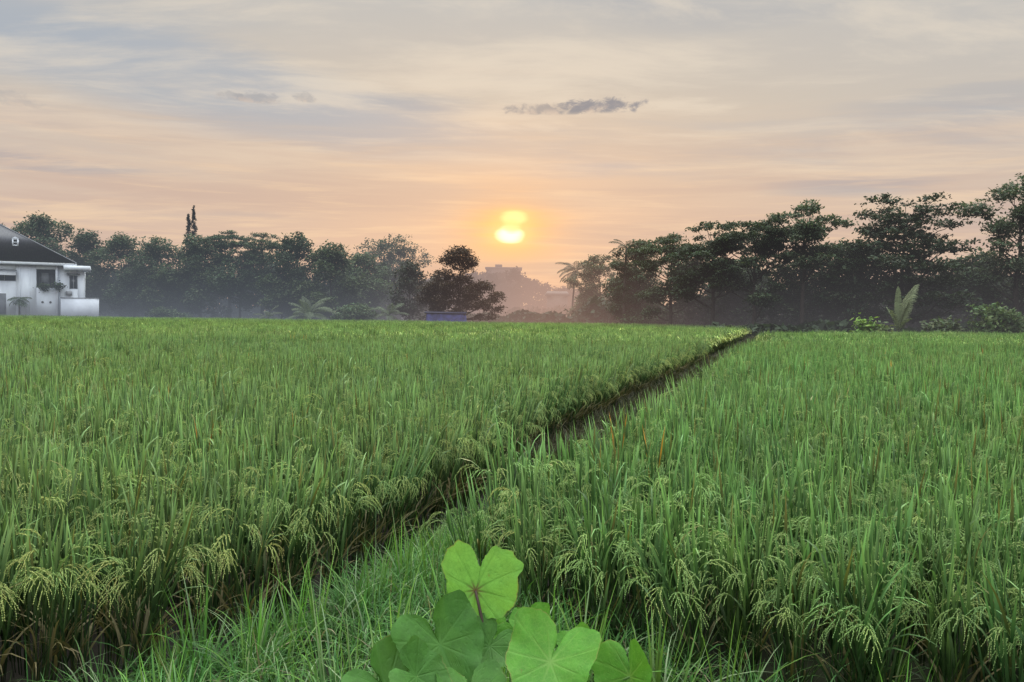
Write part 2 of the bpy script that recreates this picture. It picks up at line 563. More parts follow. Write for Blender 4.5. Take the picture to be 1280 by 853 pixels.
def grains(mb, P, D, ln, wd, cols):
    n = len(P)
    D = D / (np.linalg.norm(D, axis=1)[:, None] + 1e-9)
    ref = np.tile(np.array([0.3, 0.9, 0.1]), (n, 1))
    A = np.cross(D, ref)
    A /= np.linalg.norm(A, axis=1)[:, None] + 1e-9
    B = np.cross(D, A)
    v = P[:, None, :] + wd * (GR_V[None, :, 0:1] * A[:, None] + GR_V[None, :, 1:2] * B[:, None]) + ln * GR_V[None, :, 2:3] * D[:, None]
    f = (np.array(GR_F)[None] + (np.arange(n) * 6)[:, None, None]).reshape(-1, 3)
    mb.add(v.reshape(-1, 3), f, np.repeat(cols, 6, 0))


def panicle(mb, rng, base, az, length, droop, ripe, detail):
    """an arching rice head: a rachis with hanging side branches of grains"""
    n = 10
    s = np.linspace(0, 1, n)
    ang = 0.15 + droop * s ** 1.1
    ds = length / (n - 1)
    h = np.concatenate([[0], np.cumsum(np.sin(ang[1:]) * ds)])
    z = np.concatenate([[0], np.cumsum(np.cos(ang[1:]) * ds)])
    ca, sa = math.cos(az), math.sin(az)
    P = np.stack([base[0] + h * ca, base[1] + h * sa, base[2] + z], 1)
    gcol = np.array((0.23, 0.33, 0.14)) * (1 - ripe) + np.array((0.42, 0.40, 0.16)) * ripe
    if detail:
        mb.tube(P, np.linspace(0.0014, 0.0007, n), 3, (0.12, 0.19, 0.05), cap=False)
        GP, GD = [], []
        for k in range(7):
            i = 2 + k * (n - 3) / 7.0
            i0 = int(i)
            p0 = P[i0] * (1 - (i - i0)) + P[min(i0 + 1, n - 1)] * (i - i0)
            tdir = P[min(i0 + 1, n - 1)] - P[i0]
            tdir /= np.linalg.norm(tdir) + 1e-9
            sd = np.array([-sa, ca, 0]) * (1 if k % 2 else -1) * rng.uniform(0.15, 0.7)
            bl = length * rng.uniform(0.32, 0.48) * (1 - 0.4 * k / 7)
            m = int(9.5 * bl / 0.07) + 3
            q = np.linspace(0.12, 1, m)[:, None]
            d0 = tdir + sd
            d0 /= np.linalg.norm(d0)
            curve = p0 + bl * (d0 * q + np.array([0, 0, -0.55]) * q ** 2)
            dirs = d0 + np.array([0, 0, -1.1]) * q
            dirs = dirs + rng.normal(0, 0.28, dirs.shape)
            GP.append(curve)
            GD.append(dirs)
            mb.tube(np.concatenate([p0[None], curve[[m // 2, -1]]]), 0.0006, 3, (0.13, 0.19, 0.05), cap=False)
        GP, GD = np.concatenate(GP), np.concatenate(GD)
        cols = gcol[None] * rng.uniform(0.75, 1.3, (len(GP), 1))
        grains(mb, GP, GD, 0.0112, 0.0050, cols)
    else:
        for k in range(4):
            sd = (k - 1.5) * 0.02
            off = np.array([-sa * sd, ca * sd, 0])
            q = P + off[None] * s[:, None] + np.array([0, 0, -0.02 * k])[None] * s[:, None]
            q = q[[2, 5, 9]]
            wv = np.array([-sa, ca, 0]) * 0.009
            v = np.empty((6, 3))
            v[0::2] = q - wv
            v[1::2] = q + wv
            mb.add(v, [(0, 1, 3, 2), (2, 3, 5, 4)], gcol * rng.uniform(0.8, 1.25))


def rice_clump(seed, pan=0.5, ripe=0.3, straw=0.15, detail=True, h=1.0, orange=0, tillers=20, greeness=(1, 1, 1), pandroop=(1.9, 2.9), out_az=None):
    rng = np.random.default_rng(seed)
    mb = MB()
    G = np.array(greeness)
    for _ in range(tillers):
        az = rng.uniform(0, 2 * np.pi)
        r = 0.055 * math.sqrt(rng.uniform())
        bx, by = r * math.cos(az), r * math.sin(az)
        lean = rng.uniform(0.01, 0.15)
        sh = rng.uniform(0.55, 0.75) * h
        g0 = np.array((0.010, 0.018, 0.008)) * G  # dark stalk tone, deepened by canopy shade put into the colour
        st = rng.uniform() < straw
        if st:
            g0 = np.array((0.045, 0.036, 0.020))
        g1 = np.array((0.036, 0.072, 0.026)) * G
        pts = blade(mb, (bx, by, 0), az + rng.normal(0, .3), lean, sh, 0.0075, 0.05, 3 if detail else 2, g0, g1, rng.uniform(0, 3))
        nl = 3
        for k in range(nl):
            fr = (0.35, 0.65, 0.96)[k]
            i = fr * (len(pts) - 1)
            i0 = min(int(i), len(pts) - 2)
            p = pts[i0] * (1 - (i - i0)) + pts[i0 + 1] * (i - i0)
            la = az + rng.normal(0, 1.1)
            L = rng.uniform(0.20, 0.36) * h
            ln = rng.uniform(0.02, 0.24) if k else rng.uniform(0.2, 0.6)
            bd = rng.choice([0.04, 0.15, 0.6, 1.8], p=[.56, .26, .11, .07])
            dead = (k == 0 and rng.uniform() < straw * 2.0)
            v = rng.uniform(0.5, 1.5)
            lo = (0.35, 0.75, 1.05)[k]  # lower leaf tiers darker: shade inside the canopy painted into the colour
            c0 = np.array((0.019, 0.043, 0.017)) * v * G * lo  # blade base darkened as well, deep canopy shade in the colour
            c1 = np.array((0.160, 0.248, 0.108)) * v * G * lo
            if dead:
                c0, c1 = np.array((0.08, 0.066, 0.036)), np.array((0.14, 0.115, 0.06))
                bd += 0.8
            elif rng.uniform() < 0.05:
                c1 = np.array((0.17, 0.15, 0.05))
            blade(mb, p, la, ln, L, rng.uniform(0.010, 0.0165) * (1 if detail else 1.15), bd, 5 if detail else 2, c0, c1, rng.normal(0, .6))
        if rng.uniform() < pan:
            pa = az + rng.normal(0, .7) if out_az is None else out_az + rng.normal(0, .6)
            panicle(mb, rng, pts[-1], pa, rng.uniform(0.15, 0.24) * h, rng.uniform(*pandroop), float(np.clip(ripe + rng.normal(0, .2), 0, 1)), detail)
    for k in range(orange):
        az = rng.uniform(0, 6.28)
        blade(mb, (0.03 * math.cos(az), 0.03 * math.sin(az), 0.55 * h), az, 0.12, 0.42, 0.014, 0.15, 4, (0.30, 0.16, 0.03), (0.55, 0.19, 0.04), 0.0)
    return mb


def proto(name, me):
    return bpy.data.objects.new(name, me)      # geometry source for the scattered field, read by the node group


def scatter(name, pts, rots, scales, idx, protos, mat=None):
    """one object that grows PROTOS (meshes) at PTS through geometry nodes"""
    me = bpy.data.meshes.new(name)
    n = len(pts)
    me.vertices.add(n)
    me.vertices.foreach_set('co', np.asarray(pts, np.float32).reshape(-1))
    a = me.attributes.new('rot', 'FLOAT_VECTOR', 'POINT')
    a.data.foreach_set('vector', np.asarray(rots, np.float32).reshape(-1))
    a = me.attributes.new('scl', 'FLOAT_VECTOR', 'POINT')
    a.data.foreach_set('vector', np.asarray(scales, np.float32).reshape(-1))
    a = me.attributes.new('pick', 'INT', 'POINT')
    a.data.foreach_set('value', np.asarray(idx, np.int32))
    o = obj(name, me)
    ng = bpy.data.node_groups.new(name + '_grow', 'GeometryNodeTree')
    ng.interface.new_socket('Geometry', in_out='INPUT', socket_type='NodeSocketGeometry')
    ng.interface.new_socket('Geometry', in_out='OUTPUT', socket_type='NodeSocketGeometry')
    gi = ng.nodes.new('NodeGroupInput')
    go = ng.nodes.new('NodeGroupOutput')
    iop = ng.nodes.new('GeometryNodeInstanceOnPoints')
    g2i = ng.nodes.new('GeometryNodeGeometryToInstance')
    for p in reversed(protos):
        oi = ng.nodes.new('GeometryNodeObjectInfo')
        oi.inputs['Object'].default_value = p
        ng.links.new(oi.outputs['Geometry'], g2i.inputs[0])
    ng.links.new(gi.outputs[0], iop.inputs['Points'])
    ng.links.new(g2i.outputs[0], iop.inputs['Instance'])
    iop.inputs['Pick Instance'].default_value = True

    def attr(nm, typ):
        nd = ng.nodes.new('GeometryNodeInputNamedAttribute')
        nd.data_type = typ
        nd.inputs['Name'].default_value = nm
        return nd.outputs['Attribute']
    e2r = ng.nodes.new('FunctionNodeEulerToRotation')
    ng.links.new(attr('rot', 'FLOAT_VECTOR'), e2r.inputs[0])
    ng.links.new(e2r.outputs[0], iop.inputs['Rotation'])
    ng.links.new(attr('scl', 'FLOAT_VECTOR'), iop.inputs['Scale'])
    ng.links.new(attr('pick', 'INT'), iop.inputs['Instance Index'])
    ng.links.new(iop.outputs[0], go.inputs[0])
    md = o.modifiers.new('grow', 'NODES')
    md.node_group = ng
    return o


# field outline (world metres, y is the distance from the camera)
SL = 0.348
def edge_l(y):
    k = np.clip((10.5 - y) / 5.0, 0, 1)
    return -3.12 + SL * y + 0.55 * k * k * (3 - 2 * k)    # right-hand edge of the left field
def edge_r(y): return -1.75 + SL * y + 0.45 * np.clip((y - 4.8) / 4.0, 0, 1) - 0.009 * np.clip(y - 14, 0, 60)          # left-hand edge of the right field
def front_r(x): return np.maximum(4.08 - 0.64 * x, 1.7)
def back_l(x): return 83 + (27 - x) * 0.27
def back_r(x): return 51.5 + (x - 16.5) * 0.24
def gap_l(y): return -15.6 + SL * y           # a second, narrow bund inside the left field

EDGE_ANG = math.atan2(1, SL)                   # direction of the bund


def spin_tilt(rng, n, tilt_dir, tilt):
    out = np.zeros((n, 3), np.float32)
    sp = rng.uniform(0, 2 * np.pi, n)
    for i in range(n):
        m = Matrix.Rotation(float(sp[i]), 3, 'Z')
        if tilt[i] > 1e-4:
            ax = Vector((-math.sin(tilt_dir[i]), math.cos(tilt_dir[i]), 0))
            m = Matrix.Rotation(float(tilt[i]), 3, ax) @ m
        out[i] = m.to_euler()
    return out


def lowfreq(x, y, k=1.0):
    return (np.sin(x * 0.9 * k + 1.3 * np.sin(y * 0.37 * k)) + np.sin(y * 0.71 * k + 0.8 * np.sin(x * 0.53 * k + 2)) + 0.6 * np.sin(x * 2.1 * k + y * 1.7 * k)) / 2.6


NEAR = 30.0
def make_field(side):
    rng = np.random.default_rng(11 if side == 'l' else 23)
    mat = M['rice_l'] if side == 'l' else M['rice_r']
    grn = (1.0, 1.0, 1.0) if side == 'l' else (0.93, 1.02, 0.92)
    rp = 0.34 if side == 'l' else 0.18
    protos = []
    for k in range(6):
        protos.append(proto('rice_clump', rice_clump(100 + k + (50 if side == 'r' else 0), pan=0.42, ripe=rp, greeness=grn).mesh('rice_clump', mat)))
    for k in range(7):     # edge clumps: heavier heads, more straw low down
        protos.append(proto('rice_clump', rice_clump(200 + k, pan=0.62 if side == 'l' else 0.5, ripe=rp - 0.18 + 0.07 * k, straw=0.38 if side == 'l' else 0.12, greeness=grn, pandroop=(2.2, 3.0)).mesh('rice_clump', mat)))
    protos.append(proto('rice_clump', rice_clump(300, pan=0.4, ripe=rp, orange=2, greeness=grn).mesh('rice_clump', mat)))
    n_near = len(protos)
    # coarse patches for the distance
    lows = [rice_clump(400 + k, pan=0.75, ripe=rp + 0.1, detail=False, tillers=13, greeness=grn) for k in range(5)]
    PS = 1.1
    for k in range(5):
        mb = MB()
        for i in range(5):
            for j in range(5):
                x = (i - 2) * 0.22 + rng.normal(0, 0.03)
                y = (j - 2) * 0.22 + rng.normal(0, 0.03)
                s = rng.uniform(0.80, 1.18)
                mb.merge(lows[rng.integers(5)], Matrix.Translation((x, y, 0)) @ Matrix.Rotation(rng.uniform(0, 6.28), 4, 'Z') @ Matrix.Scale(s, 4), rng.uniform(0.6, 1.4))
        protos.append(proto('rice_patch', mb.mesh('rice_patch', mat)))
    # ---- near clumps
    st = 0.215
    xs, ys = np.meshgrid(np.arange(-32, 34, st), np.arange(1.2, NEAR, st))
    # rows run along the bund
    gx = (xs + SL * ys).ravel()
    gy = ys.ravel()
    gx = gx + rng.normal(0, 0.035, gx.shape)
    gy = gy + rng.normal(0, 0.035, gy.shape)
    keep = (np.abs(gx) < 0.70 * gy + 2.2)
    if side == 'l':
        keep &= (gx < edge_l(gy) - 0.02) & (gy > 3.95 + 1.0 * (gx + 1.2))
        dg = gx - gap_l(gy)
        keep &= ~((dg > -0.5) & (dg < 0.5))
        dist = np.minimum(edge_l(gy) - gx, (gy - 3.95 - (gx + 1.2)) * 0.75)
        dist2 = np.where(dg < 0, -dg - 0.3, 9)
        tdir = np.full(gx.shape, EDGE_ANG - math.pi / 2)
    else:
        d1 = gx - edge_r(gy)
        d2 = (gy - front_r(gx)) * 0.86
        keep &= (d1 > 0.02) & (d2 > 0.0)
        dist = np.minimum(d1, d2)
        tdir = np.where(d1 < d2, EDGE_ANG + math.pi / 2, -math.pi / 2 - 0.54)
        dist2 = np.full(gx.shape, 9.0)
    gx, gy, dist, dist2, tdir = gx[keep], gy[keep], dist[keep], dist2[keep], tdir[keep]
    n = len(gx)
    e = np.clip(1 - dist / 0.55, 0, 1)
    tilt = np.abs(rng.normal(0.03, 0.05, n)) + e * np.abs(rng.normal(0.15 if side == 'l' else 0.10, 0.10, n))
    td = np.where(e > 0, tdir + rng.normal(0, 0.4, n), rng.uniform(0, 6.28, n))
    pick = rng.integers(0, 6, n)
    pick = np.where((e > 0.15) & (rng.uniform(size=n) < 0.8), 6 + rng.integers(0, 7, n), pick)
    pick = np.where(rng.uniform(size=n) < 0.002, 13, pick)
    if side == 'r':
        for (qx, qy) in ((0.95, 5.4), (0.72, 5.9)):
            k = np.argmin((gx - qx) ** 2 + (gy - qy) ** 2)
            pick[k] = 13
    else:
        for (qx, qy) in ((-2.05, 7.3), (-3.6, 11.5)):
            k = np.argmin((gx - qx) ** 2 + (gy - qy) ** 2)
            pick[k] = 13
    hgt = 0.95 if side == 'l' else 0.93
    sc = hgt * (1 + 0.06 * lowfreq(gx, gy, 1.4) + 0.075 * rng.normal(size=n)) * (1 + 0.06 * e)
    if side == 'l':
        sc = np.where(gx < gap_l(gy), sc * 1.06, sc)
    P = [np.stack([gx, gy, np.zeros(n)], 1)]
    RT = [spin_tilt(rng, n, td, tilt)]
    SC = [np.stack([sc * rng.uniform(.9, 1.1, n), sc * rng.uniform(.9, 1.1, n), sc], 1)]
    PK = [pick]
    # ---- far patches
    xs, ys = np.meshgrid(np.arange(-150, 90, 1.0), np.arange(NEAR + 0.3, 190, 1.0))
    gx = (xs + SL * ys).ravel()
    gy = ys.ravel()
    gx = gx + rng.normal(0, .12, gx.shape)
    gy = gy + rng.normal(0, .12, gy.shape)
    keep = (np.abs(gx) < 0.68 * gy + 3)
    if side == 'l':
        keep &= (gx < edge_l(gy) - 0.55) & (gy < back_l(gx))
        dg = gx - gap_l(gy)
        keep &= ~((dg > -0.75) & (dg < 0.75) & (gy < 46))
    else:
        keep &= (gx > edge_r(gy) + 0.55) & (gy < back_r(gx))
    gx, gy = gx[keep], gy[keep]
    n = len(gx)
    P.append(np.stack([gx, gy, np.zeros(n)], 1))
    RT.append(spin_tilt(rng, n, np.zeros(n), np.zeros(n)))
    s2 = hgt * 0.97 * (1 + 0.05 * lowfreq(gx, gy, 0.35) + 0.04 * rng.normal(size=n))
    SC.append(np.stack([np.ones(n), np.ones(n), s2], 1))
    PK.append(n_near + rng.integers(0, 5, n))
    o = scatter('rice_field', np.concatenate(P), np.concatenate(RT), np.concatenate(SC), np.concatenate(PK), protos)
    print('rice', side, sum(len(p) for p in P))
    return o


fl = make_field('l')
tag(fl, 'wide paddy of ripening rice left of the bund, heads drooping over the dark ditch', 'rice', kind='stuff')
fr = make_field('r')
tag(fr, 'paddy of upright green rice right of the bund', 'rice', kind='stuff')

# ------------------------------------------------------------------ ground and bund
def ground_sheet():
    mb = MB()
    xs = np.concatenate([[-3000, -800, -300], np.linspace(-150, 150, 61), [300, 800, 3000]])
    ys = np.concatenate([[-200, -20], np.linspace(0, 160, 65), [260, 500, 1000, 4000]])
    gx, gy = np.meshgrid(xs, ys)
    gz = np.where(gy > 140, np.clip((gy - 140) * 0.004, 0, 6), 0)
    v = np.stack([gx, gy, gz], -1).reshape(-1, 3)
    nx = len(xs)
    f = [(j * nx + i, j * nx + i + 1, (j + 1) * nx + i + 1, (j + 1) * nx + i) for j in range(len(ys) - 1) for i in range(nx - 1)]
    mb.add(v, f)
    return obj('ground', mb.mesh('ground', M['mud'], True))


tag(ground_sheet(), 'dark muddy ground', 'ground', kind='structure')


def bund_sheet():
    rng = np.random.default_rng(4)
    mb = MB()
    ys = np.concatenate([np.linspace(-3, 12, 76), np.linspace(12.5, 100, 120)])
    us = np.linspace(0, 1, 13)
    rows = []
    for y in ys:
        xl = edge_l(y) + 0.12 - max(0.0, min(1.0, (4.2 - y) / 1.0)) * 0.9
        xr = edge_r(y) - 0.02
        near = max(0.0, min(1.0, (4.6 - y) / 0.9))
        xr2 = xr + near * 4.0
        for u in us:
            x = xl + (xr2 - xl) * u
            prof = min(1, u / 0.22, (1 - u) / 0.15)
            rows.append((x, y, 0.004 + 0.13 * (prof ** 0.8) + 0.03 * prof * math.sin(x * 3 + y * 2.3) + rng.normal(0, 0.006)))
    n = len(us)
    f = [(j * n + i, j * n + i + 1, (j + 1) * n + i + 1, (j + 1) * n + i) for j in range(len(ys) - 1) for i in range(n - 1)]
    mb.add(np.array(rows), f)
    return obj('footpath', mb.mesh('footpath', M['soil'], True))


tag(bund_sheet(), 'low earth bund running between the two paddies', 'path', kind='structure')


def grass_tuft(seed, n, lo, hi, bright, wid=0.0045, spread=0.05, upright=0.3):
    rng = np.random.default_rng(seed)
    mb = MB()
    for _ in range(n):
        az = rng.uniform(0, 6.28)
        r = spread * math.sqrt(rng.uniform())
        L = rng.uniform(lo, hi)
        v = rng.uniform(0.75, 1.3)
        c0 = np.array((0.022, 0.07, 0.016)) * v
        c1 = np.array(bright) * v
        if rng.uniform() < 0.025:
            c0, c1 = np.array((0.16, 0.14, 0.08)), np.array((0.32, 0.28, 0.18))
        elif rng.uniform() < 0.08:
            c1 = np.array((0.32, 0.44, 0.24))  # pale dew highlight painted into the tips of some blades
        straight = rng.uniform() < upright
        blade(mb, (r * math.cos(az), r * math.sin(az), 0), az, rng.uniform(0.05, 0.3) if straight else rng.uniform(0.1, 0.7), L, wid * rng.uniform(0.6, 1.4),
              rng.uniform(0.05, 0.35) if straight else rng.uniform(0.9, 2.4), 6, c0, c1, rng.normal(0, .5))
    return mb


def make_grass():
    rng = np.random.default_rng(77)
    protos = [proto('grass_tuft', grass_tuft(k, 30, 0.14, 0.36, (0.12, 0.29, 0.075), 0.006, upright=0.15).mesh('grass_tuft', M['grass'])) for k in range(5)]
    protos += [proto('grass_tuft', grass_tuft(20 + k, 16, 0.28, 0.52, (0.17, 0.35, 0.065), 0.0085, 0.03, 0.6).mesh('grass_tuft', M['grass'])) for k in range(3)]
    protos += [proto('grass_tuft', grass_tuft(30 + k, 20, 0.08, 0.2, (0.08, 0.17, 0.06)).mesh('grass_tuft', M['grass'])) for k in range(2)]
    for k in range(2):     # dull trampled straw and weeds for the shaded furrow
        mbs = grass_tuft(50 + k, 26, 0.12, 0.34, (0.070, 0.072, 0.032), 0.007, 0.10, upright=0.2)
        mbs.c = [cc * np.array((1.0, 0.75, 0.8)) * 0.8 for cc in mbs.c]
        protos.append(proto('grass_tuft', mbs.mesh('grass_tuft', M['grass'])))
    P, SCL, PK = [], [], []
    for _ in range(1900):
        yy = 8.5 + 72 * rng.uniform() ** 1.5
        xl, xr = edge_l(yy) + 0.1, edge_r(yy) - 0.05
        P.append((xl + (xr - xl) * rng.uniform(0.02, 0.98), yy, 0.09))
        sz = rng.uniform(0.9, 1.5)
        SCL.append((sz, sz, sz * 0.9))
        PK.append(10 + rng.integers(0, 2))
    y = -1.0
    N = 4300
    ys = 1.4 + (rng.uniform(size=N) ** 1.7) * 15
    for yy in ys:
        xl, xr = edge_l(yy) + 0.1, edge_r(yy) - 0.05
        if yy < 4.3:
            xl = min(xl, yy - 5.3)
        if yy < 4.3:
            xr = min(xr + (4.5 - yy) * 1.6, 2.2)
        u = rng.uniform()
        x = xl + (xr - xl) * u
        if rng.uniform() > (0.25 + 1.5 * min(u, 1 - u)) * (1.0 if yy < 6 else max(0.12, 1.0 - (yy - 6) / 4.0)):
            continue
        if abs(x) > 0.72 * yy + 1:
            continue
        big = rng.uniform()
        if yy > 6.0:
            pk = 8 + rng.integers(0, 2) if rng.uniform() < 0.75 else rng.integers(0, 5)
        else:
            pk = 5 + rng.integers(0, 3) if big < 0.13 else (8 + rng.integers(0, 2) if big > 0.85 else rng.integers(0, 5))
        prof = min(1, u / 0.22, (1 - u) / 0.15)
        P.append((x, yy, 0.10 * prof))
        s = rng.uniform(0.75, 1.25)
        SCL.append((s, s, s * (1.0 if yy < 4.6 else 0.65)))
        PK.append(pk)
    for (px, py, yy, sc_, pk) in ((528, 872, 2.25, 0.8, 5), (543, 880, 2.2, 0.7, 6), (702, 872, 2.25, 0.75, 7), (640, 868, 2.35, .8, 5), (610, 880, 2.2, .6, 1), (762, 868, 2.4, .8, 6), (838, 860, 2.9, 1.0, 5), (868, 862, 3.0, .9, 1), (905, 866, 3.1, 1.0, 6), (925, 866, 3.1, 1.1, 2),
                                    (465, 868, 2.5, 1.0, 5), (430, 860, 2.8, 1.0, 7), (495, 800, 3.0, 1.15, 6), (476, 780, 3.2, 1.2, 5), (880, 840, 3.2, 1.0, 3), (945, 850, 3.3, 1.0, 0), (1100, 840, 3.4, 0.9, 1), (1110, 845, 3.3, 1.0, 5)):
        g = at(px, py, yy)
        P.append((g.x, yy, 0.10))
        SCL.append((sc_, sc_, sc_ * 1.1))
        PK.append(pk)
    n = len(P)
    rt = spin_tilt(rng, n, rng.uniform(0, 6.28, n), np.abs(rng.normal(0, .1, n)))
    print('grass', n)
    o = scatter('grass', np.array(P), rt, np.array(SCL), np.array(PK), protos)
    return tag(o, 'bright dewy grass growing on the bund between the paddies', 'grass', kind='stuff')


make_grass()


# ------------------------------------------------------------------ taro plant
def mat_taro(name, c_main, c_vein, c_center, trans):
    m = bpy.data.materials.new(name)
    m.use_nodes = True
    t = NT(m.node_tree)
    t.n.clear()
    a = t.add('ShaderNodeAttribute', attribute_name='Col')     # r: vein strength, g: distance from stalk, b: rim
    r, g, b = t.sep(a.outputs['Vector'])
    tc = t.add('ShaderNodeTexCoord')
    n = t.noise(tc.outputs['Object'], 26, 5, 0.6)
    n2 = t.noise(tc.outputs['Object'], 7, 3, 0.5)
    col = t.mix(t.smooth(n, 0.3, 0.7), tuple(v * 0.86 for v in c_main), tuple(v * 1.15 for v in c_main))
    col = t.mix(t.m('MULTIPLY', t.smooth(n2, 0.4, 0.7), 0.4), col, tuple(v * f for v, f in zip(c_main, (1.35, 1.12, 0.9))))
    col = t.mix(t.m('MULTIPLY', r, 0.5), col, c_vein)
    col = t.mix(t.m('MULTIPLY', t.smooth(g, 0.22, 0.0), t.m('ADD', t.m('MULTIPLY', r, 0.9), 0.1)), col, c_center)
    vo = t.add('ShaderNodeTexVoronoi', feature='DISTANCE_TO_EDGE')
    vo.inputs['Scale'].default_value = 75
    t.l.new(tc.outputs['Object'], vo.inputs['Vector'])
    net = t.smooth(vo.outputs[0], 0.10, 0.0)
    col = t.mix(t.m('MULTIPLY', net, 0.28), col, c_vein)
    n4 = t.noise(tc.outputs['Object'], 15, 6, 0.7)
    col = t.mix(t.m('MULTIPLY', t.smooth(n4, 0.66, 0.74), 0.75), col, (0.16, 0.13, 0.045))
    col = t.mix(t.m('MULTIPLY', t.smooth(b, 0.965, 1.0), t.m('MULTIPLY', t.smooth(n2, 0.5, 0.66), 0.7)), col, (0.20, 0.17, 0.06))
    bs = t.add('ShaderNodeBsdfPrincipled')
    t.l.new(col, bs.inputs['Base Color'])
    t.sock(bs.inputs['Roughness'], t.m('ADD', 0.38, t.m('MULTIPLY', n, 0.3)))
    bs.inputs['Specular IOR Level'].default_value = 0.25
    bp = t.add('ShaderNodeBump')
    bp.inputs['Strength'].default_value = 0.5
    bp.inputs['Distance'].default_value = 0.006
    t.l.new(t.m('ADD', t.m('MULTIPLY', r, -1.0), t.m('MULTIPLY', n, 0.5)), bp.inputs['Height'])
    t.l.new(bp.outputs[0], bs.inputs['Normal'])
    tr = t.add('ShaderNodeBsdfTranslucent')
    t.l.new(t.mix(1.0, col, (1.3, 1.15, 0.6), 'MULTIPLY'), tr.inputs[0])
    mx = t.add('ShaderNodeMixShader')
    mx.inputs[0].default_value = trans
    t.l.new(bs.outputs[0], mx.inputs[1])
    t.l.new(tr.outputs[0], mx.inputs[2])
    out = t.add('ShaderNodeOutputMaterial')
    t.l.new(mx.outputs[0], out.inputs[0])
    return m


M['taro_hi'] = mat_taro('taro_leaf_pale', (0.145, 0.38, 0.075), (0.085, 0.25, 0.045), (0.10, 0.035, 0.04), 0.42)
M['taro_mid'] = mat_taro('taro_leaf_bright', (0.085, 0.26, 0.034), (0.17, 0.34, 0.07), (0.17, 0.34, 0.07), 0.35)
M['taro_dk'] = mat_taro('taro_leaf_dark', (0.050, 0.150, 0.024), (0.075, 0.20, 0.04), (0.075, 0.20, 0.04), 0.25)
M['stalk'] = mat_solid('taro_stalk', (0.10, 0.20, 0.05), 0.5, 8, 0.2, 0.35)
M['stalk_dk'] = mat_solid('taro_stalk_purple', (0.075, 0.05, 0.04), 0.5, 8, 0.25, 0.35)

HEART = [(0.015, 0.20), (0.05, 0.40), (0.15, 0.54), (0.34, 0.60), (0.52, 0.53), (0.62, 0.36), (0.62, 0.12), (0.58, -0.10), (0.48, -0.34), (0.30, -0.58), (0.12, -0.76), (0.0, -0.86)]
HEART = HEART + [(-x, y) for x, y in reversed(HEART[:-1])]


def resample(poly, n, closed=True):
    P = np.array(poly, float)
    m = len(P)
    # Catmull-Rom through the control points, then even steps
    out = []
    for i in range(m):
        p0, p1, p2, p3 = P[(i - 1) % m], P[i], P[(i + 1) % m], P[(i + 2) % m]
        for s in np.linspace(0, 1, 12, endpoint=False):
            out.append(0.5 * ((2 * p1) + (-p0 + p2) * s + (2 * p0 - 5 * p1 + 4 * p2 - p3) * s ** 2 + (-p0 + 3 * p1 - 3 * p2 + p3) * s ** 3))
    out = np.array(out)
    d = np.concatenate([[0], np.cumsum(np.linalg.norm(np.diff(np.vstack([out, out[:1]]), axis=0), axis=1))])
    q = np.linspace(0, d[-1], n, endpoint=False)
    o2 = np.vstack([out, out[:1]])
    return np.stack([np.interp(q, d, o2[:, 0]), np.interp(q, d, o2[:, 1])], 1)


def taro_leaf(name, outline, scale, M4, mat, parent, seed, cup=0.18, wave=0.05, roll=0.10, label=None, fold=0.26):
    """a leaf blade: rings from the stalk joint (0,0) out to OUTLINE; veins fan out from the joint"""
    rng = np.random.default_rng(seed)
    n, rings = 120, 22
    O = resample(outline, n)
    O = O * (1 + 0.03 * np.sin(np.arange(n) / n * 6.283 * rng.integers(5, 9) + rng.uniform(0, 6)) + 0.02 * np.sin(np.arange(n) / n * 6.283 * rng.integers(11, 17)))[:, None] + rng.normal(0, 0.006, O.shape)
    th = np.arctan2(O[:, 0], -O[:, 1])                  # 0 = tip
    q = np.linspace(0, 1, rings) ** 0.9
    pos = q[:, None, None] * O[None]
    x, y = pos[..., 0], pos[..., 1]
    rr = np.hypot(x, y)
    ph = rng.uniform(0, 6.28, 3)
    T = np.broadcast_to(th[None], rr.shape)
    z = cup * rr ** 2 + wave * q[:, None] ** 2 * (np.sin(3 * T + ph[0]) + 0.55 * np.sin(5 * T + ph[1]) + 0.3 * np.sin(11 * T + ph[2]) * q[:, None] ** 3) - roll * y * np.abs(y) + fold * np.sqrt(x * x + 0.0016)
    # veins
    vein = np.zeros(rr.shape)
    for a in (0.0, 0.75, -0.75, 1.45, -1.45, 2.15, -2.15, 2.75, -2.75):
        d = np.abs(np.angle(np.exp(1j * (T + 0.12 * np.sign(a) * rr - a)))) * rr
        vein = np.maximum(vein, np.clip(1 - d / (0.016 + 0.012 * (1 - q[:, None])), 0, 1) * (1 - 0.5 * q[:, None]))
    z = z + 0.007 * vein
    # side veins that branch off towards the rim
    side = np.clip(1 - np.abs(np.sin(rr * 26 - np.abs(np.sin(T * 2.2)) * 5)) / 0.16, 0, 1) * 0.35 * np.clip(rr * 4 - 0.4, 0, 1)
    vein = np.maximum(vein, side)
    v = np.stack([x, y, z], -1).reshape(-1, 3) * scale
    col = np.stack([vein, np.broadcast_to(rr, vein.shape), np.broadcast_to(q[:, None], vein.shape)], -1).reshape(-1, 3)
    f = [(j * n + i, j * n + (i + 1) % n, (j + 1) * n + (i + 1) % n, (j + 1) * n + i) for j in range(rings - 1) for i in range(n)]
    a = np.array(M4)
    v = v @ a[:3, :3].T + a[:3, 3]
    mb = MB()
    mb.add(v, f, col)
    me = mb.mesh(name, mat, True)
    o = obj(name, me, parent)
    if label:
        o['label'] = label
    return o


TARO = at(640, 900, 2.75)
TARO.z = 0.08
taro = thing('taro_plant', 'young taro plant with heart shaped leaves growing at the near end of the bund', 'plant', TARO)


